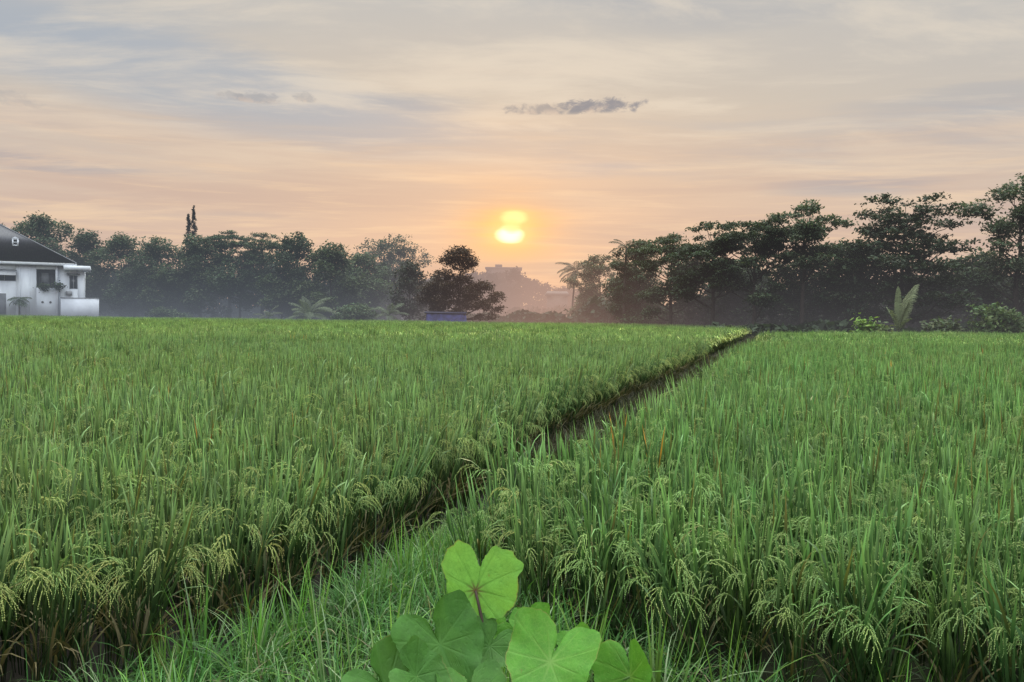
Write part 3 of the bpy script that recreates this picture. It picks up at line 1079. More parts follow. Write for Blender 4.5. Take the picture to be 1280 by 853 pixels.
def leaf_at(px, py, Y, ux, vy, nrm_tilt, spin, scale, mat, seed, outline=HEART, stalk='stalk', **kw):
    """leaf whose stalk joint sits at the point seen at (px,py); nrm_tilt = how far its face leans back from facing -Y (radians), spin = turn in its own plane"""
    p = at(px, py, Y) - TARO
    Mx = Matrix.Translation(p) @ Matrix.Rotation(ux, 4, 'Z') @ Matrix.Rotation(math.pi / 2 - nrm_tilt, 4, 'X') @ Matrix.Rotation(spin, 4, 'Z')
    lf = taro_leaf('leaf', outline, scale, Mx, M[mat], taro, seed, **kw)
    base = Vector((random.Random(seed).uniform(-.03, .03), random.Random(seed + 1).uniform(-.03, .03), 0.0))
    ctrl = base.lerp(p, 0.6) + Vector((0, -0.10 if stalk == 'stalk_dk' else 0.02, 0.10))
    if stalk == 'stalk_dk':
        p = p + Vector((0, -0.006, 0))
    pts = [base * (1 - s) ** 2 + ctrl * 2 * s * (1 - s) + p * s ** 2 for s in np.linspace(0, 1, 10)]
    mb = MB()
    mb.tube(pts, np.linspace(0.011, 0.0045, 10), 8)
    obj('stalk', mb.mesh('stalk', M[stalk], True), taro)
    return lf


# front pale leaf, outline traced from the photo (pixels about the joint, y up)
jx, jy = 594.5, 738
tr_pts = [(600, 708), (604, 699), (611, 689), (619, 683), (630, 683), (639, 685), (647, 694), (652, 703), (649, 716), (649, 730), (648, 741), (643, 749), (637, 760), (627, 770), (613, 771), (600, 768), (588, 762), (576, 766), (571, 762),
          (567, 754), (561, 744), (559, 728), (555, 716), (553, 704), (558, 690), (563, 680), (569, 673), (576, 677), (585, 682), (592, 690), (597, 702)]
OUT1 = [((x - jx) / 82.0, -(y - jy) / 82.0) for x, y in tr_pts]
Y1 = 2.72
leaf_at(jx, jy, Y1, 0.0, 0, 0.12, 0.0, 82.0 / F * Y1, 'taro_hi', 5, outline=OUT1, stalk='stalk_dk', cup=0.10, wave=0.02, label='pale upright leaf with a deep notch at its top')
leaf_at(550, 806, 2.55, 0.3, 0, 0.42, 0.35, 0.225, 'taro_dk', 6, label='large dark leaf leaning left')
leaf_at(688, 828, 2.45, -0.2, 0, 0.72, -0.25, 0.225, 'taro_mid', 7, label='large bright leaf at the front')
leaf_at(664, 782, 2.80, 0.2, 0, 0.4, 0.2, 0.12, 'taro_mid', 8)
leaf_at(722, 806, 2.70, -0.3, 0, 0.4, 0.5, 0.10, 'taro_mid', 9)
leaf_at(788, 846, 2.55, -0.85, 0, 0.15, 0.35, 0.19, 'taro_mid', 10)
leaf_at(484, 862, 2.45, 0.5, 0, 0.7, 0.6, 0.21, 'taro_dk', 12)
leaf_at(612, 808, 2.66, 0.1, 0, 0.6, -0.6, 0.14, 'taro_dk', 13)
leaf_at(648, 802, 2.85, -0.2, 0, 0.35, 0.3, 0.13, 'taro_mid', 15)
leaf_at(590, 875, 2.4, 0.1, 0, 0.9, 0.1, 0.17, 'taro_dk', 16)
leaf_at(728, 812, 2.78, -0.9, 0, 0.2, 0.5, 0.10, 'taro_mid', 18, roll=0.3)
leaf_at(520, 846, 2.38, 0.9, 0, 0.5, 0.7, 0.15, 'taro_dk', 19, roll=0.4)
leaf_at(634, 792, 2.9, 0.5, 0, 0.3, -0.3, 0.11, 'taro_mid', 20, roll=0.4)


# ------------------------------------------------------------------ trees
def leaf_faces(mb, C, size, rng, cols, up=0.5, aspect=0.5, droop=0.0):
    n = len(C)
    N = rng.normal(0, 1, (n, 3))
    N[:, 2] = np.abs(N[:, 2]) + up
    N /= np.linalg.norm(N, axis=1)[:, None]
    A = rng.normal(0, 1, (n, 3))
    A[:, 2] -= droop
    A -= (A * N).sum(1)[:, None] * N
    A /= np.linalg.norm(A, axis=1)[:, None] + 1e-9
    B = np.cross(N, A)
    s = (size * rng.uniform(0.6, 1.3, n))[:, None]
    v = np.stack([C - A * s, C + B * s * aspect - A * s * .1, C + A * s, C - B * s * aspect - A * s * .1], 1)
    f = np.arange(n * 4).reshape(-1, 4)
    mb.add(v.reshape(-1, 3), f, np.repeat(cols, 4, 0))


def crown_from_blobs(blobs, rng, leaf, per_m3, col, clump=0.45, flat=0.55, shell=0.45, maxleaf=9000, up=0.6, holes=0.0):
    """blobs: (cx,cy,cz,rx,ry,rz). Leaves sit in small clumps spread through each blob, denser near its surface"""
    mb = MB()
    tips = []
    vol = sum(4.2 * b[3] * b[4] * b[5] for b in blobs)
    total = min(maxleaf, int(vol * per_m3))
    for b in blobs:
        share = 4.2 * b[3] * b[4] * b[5] / vol
        nl = max(330 if clump < 0.2 else 40, int(total * share))
        ncl = max(8, nl // 16)
        d = rng.normal(0, 1, (ncl, 3))
        d /= np.linalg.norm(d, axis=1)[:, None]
        rad = rng.uniform(shell, 1.0, ncl) ** 0.6
        rad *= 1 + 0.16 * np.sin(d[:, 0] * 5 + b[0] * 3) * np.cos(d[:, 1] * 4 + b[2] * 2)
        cc = np.array(b[:3]) + d * rad[:, None] * np.array(b[3:])
        if holes:
            cc = cc[rng.uniform(size=ncl) > holes]
        tips.append(cc)
        k = rng.integers(0, len(cc), nl)
        off = rng.normal(0, 1, (nl, 3)) * np.array([clump, clump, clump * flat]) * 0.55
        C = cc[k] + off
        bright = rng.uniform(0.65, 1.35, len(cc))[k] * rng.uniform(0.75, 1.25, nl)
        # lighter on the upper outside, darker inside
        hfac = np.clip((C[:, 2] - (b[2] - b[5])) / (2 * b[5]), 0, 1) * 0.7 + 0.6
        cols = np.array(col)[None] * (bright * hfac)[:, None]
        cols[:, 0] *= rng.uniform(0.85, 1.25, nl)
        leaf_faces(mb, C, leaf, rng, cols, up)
    return mb, tips


def limb(mb, p0, p1, r0, r1, rng, sag=0.12, n=7, sides=5):
    p0, p1 = np.array(p0, float), np.array(p1, float)
    L = np.linalg.norm(p1 - p0)
    s = np.linspace(0, 1, n)[:, None]
    mid = (p0 + p1) / 2 + np.array([0, 0, -L * sag]) + rng.normal(0, 0.05 * L, 3)
    pts = p0 * (1 - s) ** 2 + mid * 2 * s * (1 - s) + p1 * s ** 2
    pts[1:-1] += rng.normal(0, 0.015 * L, (n - 2, 3))
    mb.tube(pts, np.linspace(r0, r1, n), sides)
    return pts


def make_blobs(kind, H, Rr, rng, base):
    B = []
    if kind == 'round':
        n = 11
        for i in range(n):
            a = i * 2.4 + rng.uniform(-.4, .4)
            t = (i + 0.5) / n
            z = H * (base + (0.93 - base) * t)
            prof = math.sin(math.pi * min(1, 0.22 + 0.72 * t)) ** 0.7
            r = Rr * 0.62 * prof * rng.uniform(0.6, 1.1)
            s = Rr * rng.uniform(0.34, 0.52) * (0.65 + 0.35 * prof)
            B.append((r * math.cos(a), r * math.sin(a), z - s * 0.15, s, s, s * rng.uniform(0.6, 0.8)))
        B.append((0, 0, H * 0.9 - Rr * .2, Rr * .4, Rr * .4, Rr * .3))
    elif kind == 'umbrella':
        n = 24
        for i in range(n):
            a = i * 2.4 + rng.uniform(-.3, .3)
            q = math.sqrt((i + 0.4) / n)
            r = Rr * 0.88 * q
            z = H * (0.97 - 0.34 * q ** 2 * rng.uniform(0.2, 1.2) - rng.uniform(0, .07))
            s = Rr * rng.uniform(0.15, 0.30)
            B.append((r * math.cos(a), r * math.sin(a), z - s * .2, s, s, s * rng.uniform(0.20, 0.36)))
        for i in range(13):
            a = i * 2.1 + rng.uniform(0, 1)
            r = Rr * rng.uniform(0.1, 0.8)
            s = Rr * rng.uniform(0.22, 0.36)
            B.append((r * math.cos(a), r * math.sin(a), H * rng.uniform(base, 0.80), s, s, s * rng.uniform(.4, .6)))
    elif kind == 'layered':
        tiers = 8
        for k in range(tiers):
            t = k / (tiers - 1)
            z = H * (base + (0.97 - base) * t)
            w = Rr * (1.0 - 0.36 * t ** 2.0) * (0.72 if k == 0 else 1)
            m = 8 if k < tiers - 1 else 5
            for i in range(m):
                a = i * 6.283 / m + k * 1.1 + rng.uniform(-.35, .35)
                r = w * rng.uniform(0.45, 0.85)
                s = w * rng.uniform(0.24, 0.42) + 0.12
                B.append((r * math.cos(a), r * math.sin(a), z + rng.normal(0, 0.022 * H), s, s, s * rng.uniform(0.20, 0.32)))
        B.append((0, 0, H * (base + .28), Rr * .45, Rr * .45, H * .16))
        B.append((0, 0, H * (base + .5), Rr * .45, Rr * .45, H * .16))
        B.append((0, 0, H * .82, Rr * .4, Rr * .4, H * .09))
    elif kind == 'airy':
        n = 30
        for i in range(n):
            a = i * 2.4 + rng.uniform(-.5, .5)
            t = (i + 0.5) / n
            z = H * (base + (0.96 - base) * t)
            prof = math.sin(math.pi * (0.14 + 0.72 * t)) ** 0.8
            r = Rr * 0.85 * prof * math.sqrt(rng.uniform(0.1, 1))
            s = Rr * rng.uniform(0.18, 0.34)
            B.append((r * math.cos(a), r * math.sin(a), z, s, s, s * rng.uniform(0.45, 0.7)))
    elif kind == 'column':
        n = 18
        for i in range(n):
            t = i / (n - 1)
            z = H * (0.05 + 0.91 * t)
            s = Rr * max(0.10, (1 - t) ** 0.75)
            B.append((rng.normal(0, .05) * Rr, rng.normal(0, .05) * Rr, z, s, s, H / n * 1.0))
    elif kind == 'bush':
        n = 9
        for i in range(n):
            a = i * 2.4
            r = Rr * 0.62 * math.sqrt((i + .3) / n)
            s = Rr * rng.uniform(0.30, 0.46)
            z = H * rng.uniform(0.3, 0.78) * (1 - 0.4 * (r / Rr) ** 2)
            B.append((r * math.cos(a), r * math.sin(a), z, s, s, min(s * .8, H * .3)))
    return B


KIND = {  # leaf size, leaves per m3, clump, flat, shell, max leaves, base
    'round': (0.25, 40, 0.75, 0.6, 0.35, 12000, 0.28),
    'umbrella': (0.16, 150, 0.42, 0.42, 0.2, 14000, 0.45),
    'layered': (0.18, 90, 0.45, 0.4, 0.25, 20000, 0.20),
    'airy': (0.16, 110, 0.48, 0.5, 0.2, 15000, 0.30),
    'column': (0.13, 300, 0.16, 1.2, 0.1, 9000, 0.05),
    'bush': (0.22, 90, 0.55, 0.7, 0.3, 8000, 0.1),
}


def build_tree(name, label, cat, px, top, hw, Y, kind, seed, col=(0.030, 0.048, 0.024), base=None, group=None, ydepth=None, ground_z=0.0, trunk_r=None, blobs=None, lean=0.0, dens=1.0, leafs=1.0):
    rng = np.random.default_rng(seed)
    p = at(px, top, Y)
    H = p.z - ground_z
    Rr = hw / F * Y
    root = thing(name, label, cat, (p.x, Y, ground_z), 0.0, group)
    lf, pm, cl, flt, shell, mx, b0 = KIND[kind]
    B = blobs(H, Rr, rng) if blobs else make_blobs(kind, H, Rr, rng, b0 if base is None else base)
    crown, tips = crown_from_blobs(B, rng, lf * leafs, pm * dens, col, cl, flt, shell, int(mx * dens))
    tr = MB()
    r0 = trunk_r if trunk_r else max(0.03, 0.022 * H)
    zs = [b[2] for b in B]
    zt = max(zs) * 0.82
    nseg = 9
    tp = np.stack([lean * H * np.linspace(0, 1, nseg) ** 2 + rng.normal(0, 0.010 * H, nseg) * np.linspace(0, 1, nseg), rng.normal(0, 0.010 * H, nseg) * np.linspace(0, 1, nseg), np.linspace(-0.1, zt, nseg)], 1)
    rads = r0 * (1 - 0.8 * np.linspace(0, 1, nseg) ** 0.9)
    rads[0] *= 1.5
    tr.tube(tp, rads, 8)
    for b, tps in zip(B, tips):
        zj = max(0.12 * H, min(zt * 0.97, b[2] - 0.28 * math.hypot(b[0], b[1]) - 0.08 * H))
        i = np.interp(zj, tp[:, 2], np.arange(nseg))
        i0 = min(int(i), nseg - 2)
        p0 = tp[i0] * (1 - (i - i0)) + tp[i0 + 1] * (i - i0)
        rj = max(0.018, r0 * 0.42 * (1 - 0.6 * zj / max(zt, 0.1)))
        if kind in ('column',):
            continue
        limb(tr, p0, b[:3], rj, rj * 0.35, rng)
        for q in tps[:: max(1, len(tps) // 4)][:5]:
            limb(tr, b[:3], q, rj * 0.35, rj * 0.12, rng, 0.05, 4, 4)
    obj('trunk', tr.mesh('trunk', M['bark'], True), root)
    obj('crown', crown.mesh('crown', M['leaf']), root)
    return root


G1 = (0.052, 0.078, 0.043)
G2 = (0.044, 0.067, 0.037)
G3 = (0.050, 0.074, 0.036)
TREES = [
    # left line
    ('tree', 'round open crowned tree rising behind the roof of the white house', 50, 261, 42, 136, 'round', G1, dict(base=.42, dens=.75)),
    ('tree', 'tree top cut by the photo edge behind the high part of the house roof', -6, 272, 34, 140, 'round', G2, {}),
    ('tree', 'dense dark tree standing just right of the end of the house roof', 108, 286, 36, 134, 'round', G2, dict(base=.12)),
    ('tree', 'bushy tree second to the right of the white house, crown level with its neighbours', 152, 289, 44, 131, 'round', G1, dict(base=.1)),
    ('tree', 'wide low tree just left of the two pointed conifers', 200, 293, 46, 128, 'round', G2, dict(base=.1)),
    ('tree', 'dense tree in front of the foot of the two pointed conifers', 250, 293, 44, 126, 'round', G1, dict(base=.1)),
    ('tree', 'small flat topped tree rising just right of the pointed conifers', 287, 281, 34, 130, 'umbrella', G2, dict(base=.35)),
    ('tree', 'flat spreading tree with thin outer sprays, second right of the pointed conifers', 328, 284, 48, 127, 'umbrella', G1, dict(base=.3)),
    ('tree', 'full rounded tree behind the young palm at the paddy edge', 372, 291, 48, 123, 'round', G2, dict(base=.1)),
    ('tree', 'lower sloping tree between the young palm and the far domed tree', 414, 303, 46, 118, 'round', G3, dict(base=.08)),
    ('tree', 'huge domed hazy tree standing far behind, left of the lone brown tree', 486, 292, 62, 165, 'round', G1, dict(base=.2, dens=1.1)),
    ('tree', 'hazy bushy tree below the left flank of the huge domed tree', 450, 314, 44, 128, 'round', G3, dict(base=.08)),
    ('tree', 'small dark rounded tree touching the left side of the lone brown tree', 512, 325, 30, 106, 'round', (0.028, 0.036, 0.022), dict(base=.14)),
    ('tree', 'low tree filling the gap below the trees right of the house', 168, 318, 40, 127, 'bush', G2, {}),
    ('tree', 'low tree filling the row under the left pointed conifer', 212, 320, 44, 126, 'bush', G3, {}),
    ('tree', 'low tree under the flat spreading trees of the left row', 300, 318, 44, 124, 'bush', G2, {}),
    ('tree', 'low leafy tree left of the young palm', 352, 330, 34, 120, 'bush', G3, {}),
    # right line
    ('tree', 'hazy low tree around the foot of the coconut palm', 736, 352, 30, 126, 'bush', G1, {}),
    ('tree', 'hazy tree just right of the coconut palm', 750, 318, 42, 118, 'airy', G1, dict(base=.15)),
    ('tree', 'feathery topped tree second right of the coconut palm', 797, 299, 46, 94, 'airy', G1, dict(base=.12, dens=1.3)),
    ('tree', 'tree whose crown steps up left of the flat topped trees', 840, 288, 54, 84, 'umbrella', G1, dict(base=.2)),
    ('tree', 'flat topped tree with visible twin trunks above the far corner of the left paddy', 893, 272, 62, 76, 'umbrella', G2, dict(base=.35)),
    ('tree', 'flat topped tree with layered open sprays left of the tallest thin umbrella tree', 945, 268, 60, 72, 'umbrella', G2, dict(base=.3)),
    ('tree', 'tall thin umbrella tree with sky showing under its crown', 1006, 249, 58, 70, 'umbrella', G1, dict(base=.5, dens=.85)),
    ('tree', 'big dark layered tree with jutting branch tips, broadest of the right row', 1130, 243, 84, 69, 'layered', (0.034, 0.054, 0.030), dict(base=.16)),
    ('tree', 'tall airy tree cut by the right edge of the photo', 1276, 216, 64, 67, 'airy', G1, dict(base=.26, dens=1.15)),
    ('tree', 'low dark tree in the dip between the layered tree and the tall airy tree', 1214, 314, 52, 73, 'round', G2, dict(base=.08)),
    ('tree', 'dense dark tree left of the big layered tree', 1062, 298, 60, 72, 'round', G2, dict(base=.08)),
    ('tree', 'dark dense tree filling the row under the thin umbrella tree', 992, 318, 48, 74, 'round', G2, dict(base=.08)),
    ('tree', 'dark tree filling the row behind the twin trunks', 925, 322, 48, 82, 'round', G2, dict(base=.08)),
    ('tree', 'mid height tree below the stepping crown of the right row', 862, 318, 44, 88, 'round', G1, dict(base=.08)),
    ('tree', 'hazy low tree at the foot of the feathery topped tree', 790, 338, 44, 98, 'bush', G1, {}),
    ('tree', 'dark low tree under the tall airy tree at the right edge', 1262, 326, 46, 72, 'bush', G2, {}),
    ('tree', 'dark low tree behind the banana fronds', 1150, 330, 56, 74, 'bush', G2, {}),
]
for i, (nm, lb, px, top, hw, Y, kind, col, kw) in enumerate(TREES):
    build_tree(nm, lb, 'tree', px, top, hw, Y, kind, 500 + i, col, group='trees behind the left paddy' if px < 560 else 'trees behind the right paddy', **kw)


def lone_blobs(H, Rr, rng):
    B = []
    k = F / 96.0                       # px per metre
    for (dx, up, r) in ((0, 92, 17), (-14, 86, 12), (14, 84, 12), (3, 78, 13), (-20, 66, 14), (4, 62, 14), (24, 55, 11), (-33, 50, 16), (-12, 50, 18), (14, 46, 17), (36, 52, 10), (46, 40, 12), (-40, 38, 14), (-20, 34, 16), (6, 32, 16), (30, 30, 14), (50, 24, 9), (-28, 26, 12), (38, 16, 9), (24, 14, 8), (-5, 22, 9)):
        B.append((dx / k, rng.normal(0, .5), up / k, r / k, r / k * 1.1, r / k * 0.62))
    return B


build_tree('tree', 'lone brown backlit tree standing over the blue shed below the sun', 'tree', 575, 303, 56, 96, 'airy', 901, (0.048, 0.036, 0.022), blobs=lone_blobs, dens=1.5, leafs=0.9)  # brown of the warm backlight put into the leaf colour
# twin pointed conifers
build_tree('conifer', 'shorter left one of the two pointed conifers above the left tree row', 'tree', 236, 266, 11, 134, 'column', 910, (0.022, 0.026, 0.020), group='pointed conifers')
build_tree('conifer', 'taller right one of the two pointed conifers above the left tree row', 'tree', 242, 257.5, 15, 135, 'column', 911, (0.022, 0.026, 0.020), group='pointed conifers')
# bushes at the field edges
for i, (px, top, hw, Y, col, lb) in enumerate([
    (1238, 377, 38, 59, (0.08, 0.125, 0.05), 'broad leafy bush at the paddy edge below the tall airy tree'),
    (1175, 396, 28, 58, (0.08, 0.115, 0.06), 'low bush just right of the banana fronds'),
    (1081, 390, 9, 57, (0.10, 0.20, 0.04), 'small yellow green bush left of the banana fronds'),
    (1100, 404, 14, 57, (0.13, 0.18, 0.08), 'tiny pale bush between the yellow green bush and the banana fronds'),
    (1275, 392, 24, 59, (0.09, 0.15, 0.06), 'bush cut by the right edge of the photo'),
    (210, 384, 26, 116, (0.06, 0.09, 0.045), 'low hazy bush beside the foot of the left tree row'),
    (440, 380, 34, 106, (0.05, 0.075, 0.04), 'low hazy bush right of the young palm'),
    (800, 392, 30, 92, (0.05, 0.075, 0.04), 'low hazy bush at the back of the left paddy under the right row'),
]):
    build_tree('bush', lb, 'bush', px, top, hw, Y, 'bush', 930 + i, col, group='bushes at the paddy edge', leafs=0.85)


# undergrowth: dark tangled mass along the foot of both tree rows
def undergrowth():
    rng = np.random.default_rng(66)
    mb = MB()
    for (x0, y0, x1, y1, hh, n, col) in ((-95, 146, -14, 142, 12.0, 26000, (0.026, 0.04, 0.022)), (-14, 130, 12, 112, 2.6, 4000, (0.03, 0.04, 0.025)), (10, 112, 24, 88, 5.0, 7000, (0.026, 0.038, 0.022)),
                                        (22, 86, 64, 78, 6.5, 15000, (0.02, 0.031, 0.018)), (18, 66, 50, 66, 1.5, 4000, (0.03, 0.045, 0.025))):
        s = rng.uniform(0, 1, n)
        x = x0 + (x1 - x0) * s + rng.normal(0, 1.2, n)
        y = y0 + (y1 - y0) * s + rng.normal(0, 1.2, n)
        top = hh * (0.75 + 0.25 * np.sin(x * 0.9) * np.cos(x * 0.37))
        z = rng.uniform(0, 1, n) * top
        cols = np.array(col)[None] * rng.uniform(0.5, 1.4, (n, 1))
        leaf_faces(mb, np.stack([x, y, z], 1), 0.45, rng, cols, 0.4, 0.6)
    o = obj('undergrowth', mb.mesh('undergrowth', M['leaf']))
    return tag(o, 'dark tangled undergrowth along the foot of the tree rows', 'undergrowth', kind='stuff')


undergrowth()


# far wood in the pink haze behind the gap
def far_wood():
    rng = np.random.default_rng(67)
    B = []
    prof = ((520, 352), (560, 348), (590, 341), (612, 340), (634, 342), (652, 341), (660, 347), (676, 351), (690, 357), (706, 361), (722, 366), (760, 366), (800, 368))
    for px in range(524, 800, 9):
        top = np.interp(px, [q[0] for q in prof], [q[1] for q in prof]) + rng.uniform(-2.5, 3)
        Y = 242 + rng.uniform(-8, 8)
        p = at(px, top, Y)
        z = p.z
        while z > 0:
            r = rng.uniform(1.8, 3.0)
            B.append((p.x + rng.uniform(-1, 1), Y - rng.uniform(0, 8), z - r * .8, r, r, r * .8))
            z -= r * 1.3
    for (px, top, hw, Y) in ((680, 384, 34, 196), (652, 388, 30, 192), (705, 380, 26, 190), (730, 386, 30, 188), (620, 388, 30, 196)):
        p = at(px, top, Y)
        r = hw / F * Y
        for k in range(7):
            B.append((p.x + rng.uniform(-.8, .8) * r, Y + rng.uniform(-2, 2), max(0.8, p.z * rng.uniform(0.25, 0.85)), r * rng.uniform(.25, .4), r * .3, r * rng.uniform(.15, .25)))
    B = [b for b in B if b[2] > 0.5]
    mb, _ = crown_from_blobs(B, rng, 0.5, 8.0, (0.03, 0.034, 0.024), 1.1, 0.6, 0.3, 50000)
    o = obj('woods', mb.mesh('woods', M['leaf']))
    return tag(o, 'far wooded rise fading into pink haze below the sun', 'woods', kind='stuff')


far_wood()


# ------------------------------------------------------------------ palms and bananas
def frond(L, az, el0, sag, n_leaf, leaflet, rng, col, width=0.028, base=(0, 0, 0), vee=0.5):
    """a feather palm leaf: arching midrib with paired drooping leaflets"""
    mb = MB()
    n = 12
    s = np.linspace(0, 1, n)
    ang = el0 - sag * s ** 1.3
    ds = L / (n - 1)
    h = np.concatenate([[0], np.cumsum(np.cos(ang[1:]) * ds)])
    z = np.concatenate([[0], np.cumsum(np.sin(ang[1:]) * ds)])
    ca, sa = math.cos(az), math.sin(az)
    P = np.stack([base[0] + h * ca, base[1] + h * sa, base[2] + z], 1)
    mb.tube(P, np.linspace(0.03, 0.008, n) * L / 3.0, 4, np.array(col) * 1.3)
    side = np.array([-sa, ca, 0.0])
    q = np.linspace(0.14, 0.99, n_leaf)
    for sg in (-1, 1):
        for qi in q:
            i = qi * (n - 1)
            i0 = min(int(i), n - 2)
            p = P[i0] * (1 - (i - i0)) + P[i0 + 1] * (i - i0)
            t = P[i0 + 1] - P[i0]
            t /= np.linalg.norm(t)
            ll = leaflet * math.sin(math.pi * (0.18 + 0.72 * qi)) * rng.uniform(0.85, 1.1)
            d = side * sg * 0.8 + t * 0.65 + np.array([0, 0, vee * (0.5 - qi) - 0.2])
            d /= np.linalg.norm(d)
            w = np.cross(d, t)
            w = np.cross(d, w)
            w /= np.linalg.norm(w) + 1e-9
            m = p + d * ll * 0.55 + np.array([0, 0, -0.04 * ll])
            e = p + d * ll + np.array([0, 0, -0.30 * ll])
            ww = width * L / 3.0
            v = np.array([p - w * ww * .5, p + w * ww * .5, m + w * ww, m - w * ww, e])
            cc = np.array(col) * rng.uniform(0.75, 1.3)
            mb.add(v[:4], [(0, 1, 2, 3)], cc)
            mb.add(np.array([v[3], v[2], v[4]]), [(0, 1, 2)], cc)
    return mb


def palm(name, label, px, top, Y, Htrunk, L, n, seed, col, leaflet=None, el=(-0.3, 1.3), lean=(0.4, 0), group=None, cat='palm', r0=0.14):
    rng = np.random.default_rng(seed)
    p = at(px, top, Y)
    root = thing(name, label, cat, (p.x, Y, 0), 0, group)
    s = np.linspace(0, 1, 10)
    tp = np.stack([lean[0] * (s ** 2 - 1), lean[1] * (s ** 2 - 1), Htrunk * s - 0.05], 1)
    mb = MB()
    mb.tube(tp, np.linspace(r0 * 1.4, r0 * .8, 10), 8)
    obj('trunk', mb.mesh('trunk', M['palm_bark'], True), root)
    for k in range(n):
        az = k * 2.4 + rng.uniform(-.3, .3)
        e0 = el[1] - (el[1] - el[0]) * (k + .5) / n + rng.uniform(-.1, .1)
        fm = frond(L * rng.uniform(.85, 1.1), az, e0, rng.uniform(0.9, 1.5), 26, leaflet or L * .26, rng, col, base=(0, 0, Htrunk - 0.05))
        obj('frond', fm.mesh('frond', M['leaf']), root)
    return root


G4 = (0.036, 0.050, 0.028)
pc = at(720, 340, 135)
palm('coconut_palm', 'coconut palm standing at the left end of the right tree row', 720, 340, 135, pc.z, 3.8, 22, 41, G4, lean=(0.6, 0))
pc = at(790, 303, 93)
palm('palm', 'palm head poking out between the hazy trees of the right row', 783, 306, 93, pc.z - 0.6, 2.1, 13, 43, G4, lean=(0.2, 0))
palm('young_palm', 'young stemless palm with spreading fronds behind the left paddy', 386, 372, 103, 1.3, 3.7, 15, 42, (0.10, 0.125, 0.08), el=(0.15, 1.45), lean=(0, 0), r0=0.2)
palm('young_palm', 'young palm with upright fronds beside the low plants left of the lone tree', 486, 375, 101, 1.4, 2.7, 12, 45, (0.10, 0.125, 0.08), el=(0.3, 1.45), lean=(0, 0), r0=0.14)
palm('young_palm', 'small palm sprouting below the dark low trees above the far end of the bund', 905, 403, 84, 1.0, 1.6, 10, 46, (0.06, 0.09, 0.04), el=(0.2, 1.3), lean=(0, 0), r0=0.1)
palm('young_palm', 'hazy young palm between the two left-row low bushes', 335, 385, 108, 1.0, 2.4, 10, 47, (0.08, 0.10, 0.065), el=(0.2, 1.4), lean=(0, 0), r0=0.1)


def banana_leaf(L, wd, az, el0, sag, rng, col, base):
    """a long paddle-shaped banana blade, folded along its midrib with torn edges"""
    mb = MB()
    n = 22
    s = np.linspace(0, 1, n)
    ang = el0 - sag * s ** 1.5
    ds = L / (n - 1)
    h = np.concatenate([[0], np.cumsum(np.cos(ang[1:]) * ds)])
    z = np.concatenate([[0], np.cumsum(np.sin(ang[1:]) * ds)])
    ca, sa = math.cos(az), math.sin(az)
    P = np.stack([base[0] + h * ca, base[1] + h * sa, base[2] + z], 1)
    mb.tube(P, np.linspace(0.035, 0.008, n), 5, np.array(col) * 1.5)
    side = np.array([-sa, ca, 0.0])
    up = np.array([0, 0, 1.0])
    for sg in (-1, 1):
        for i in range(3, n - 1):
            w0 = wd * math.sin(math.pi * min(1, (s[i] - .12) / .88 * 0.92 + 0.06)) ** .6
            w1 = wd * math.sin(math.pi * min(1, (s[i + 1] - .12) / .88 * 0.92 + 0.06)) ** .6 if i < n - 2 else 0.02
            tear = rng.uniform(-.06, .1)
            e0 = P[i] + side * sg * w0 + up * (0.18 * w0 + tear)
            e1 = P[i + 1] + side * sg * w1 + up * (0.18 * w1 + tear)
            mb.add(np.array([P[i], P[i + 1], e1, e0]), [(0, 1, 2, 3)], np.array(col) * rng.uniform(.8, 1.25))
    return mb


pb = at(1122, 416, 57.5)
ban = thing('banana_plant', 'pale banana like plant with tall upright fronds at the right paddy edge', 'banana plant', (pb.x, 57.5, 0))
rb = np.random.default_rng(8)
mb = MB()
mb.tube([(0, 0, -.05), (0.02, 0, .5), (0.05, 0, 1.1)], [0.14, 0.12, 0.07], 8)
obj('stem', mb.mesh('stem', M['palm_bark'], True), ban)
for (L, wd, az, el0, sag) in ((3.3, .26, 1.5, 1.50, -.05), (2.3, .26, 0.5, 1.15, .7), (1.9, .22, 3.6, 1.25, .5), (1.6, .22, -1.2, 1.0, .8), (2.6, .2, -0.4, 1.42, .4)):
    obj('leaf', banana_leaf(L, wd, az, el0, sag, rb, (0.15, 0.18, 0.10), (0.03, 0, 0.85)).mesh('leaf', M['leaf']), ban)

for (L, az, el0, sag) in ((4.0, 0.25, 1.5, 0.62), (3.2, 0.6, 1.42, 0.7), (2.2, 2.6, 1.45, 0.5)):
    obj('leaf', frond(L, az, el0, sag, 34, L * 0.23, rb, (0.13, 0.16, 0.085), 0.034, (0.03, 0, 0.6), 0.2).mesh('leaf', M['leaf']), ban)

# papaya-like small tree in front of the house
pp = at(25, 372, 113)
palm('papaya_tree', 'small papaya tree with drooping leaves in front of the white house wall', 24, 380, 112, at(25, 374, 112).z, 1.5, 14, 44, (0.05, 0.075, 0.04), leaflet=0.75, el=(-0.2, 0.9), lean=(0, 0), cat='tree', r0=0.09)

# ------------------------------------------------------------------ house
HY = 115.0
def hp(px, py, dy=0.0):
    return at(px, py, HY + dy)


house_o = at(60, 392, HY)
HO = Vector((house_o.x, HY, 0))
H_ROT = R(27)
house = thing('house', 'white two storey house with dark hipped roof at the left edge of the paddy', 'house', HO, H_ROT)


def hx(px):
    d = at(px, 360, 100)                       # a ray through that column, met with the turned front of the house
    k, cs, sn = d.x / d.y, math.cos(H_ROT), math.sin(H_ROT)
    return (k * HO.y - HO.x) / (cs - k * sn)

def hz(py, px=60): return hp(px, py).z


def part(name, mb, mat, parent=house, label=None, smooth=False):
    o = obj(name, mb.mesh(name, M[mat], smooth), parent)
    if label:
        o['label'] = label
    return o


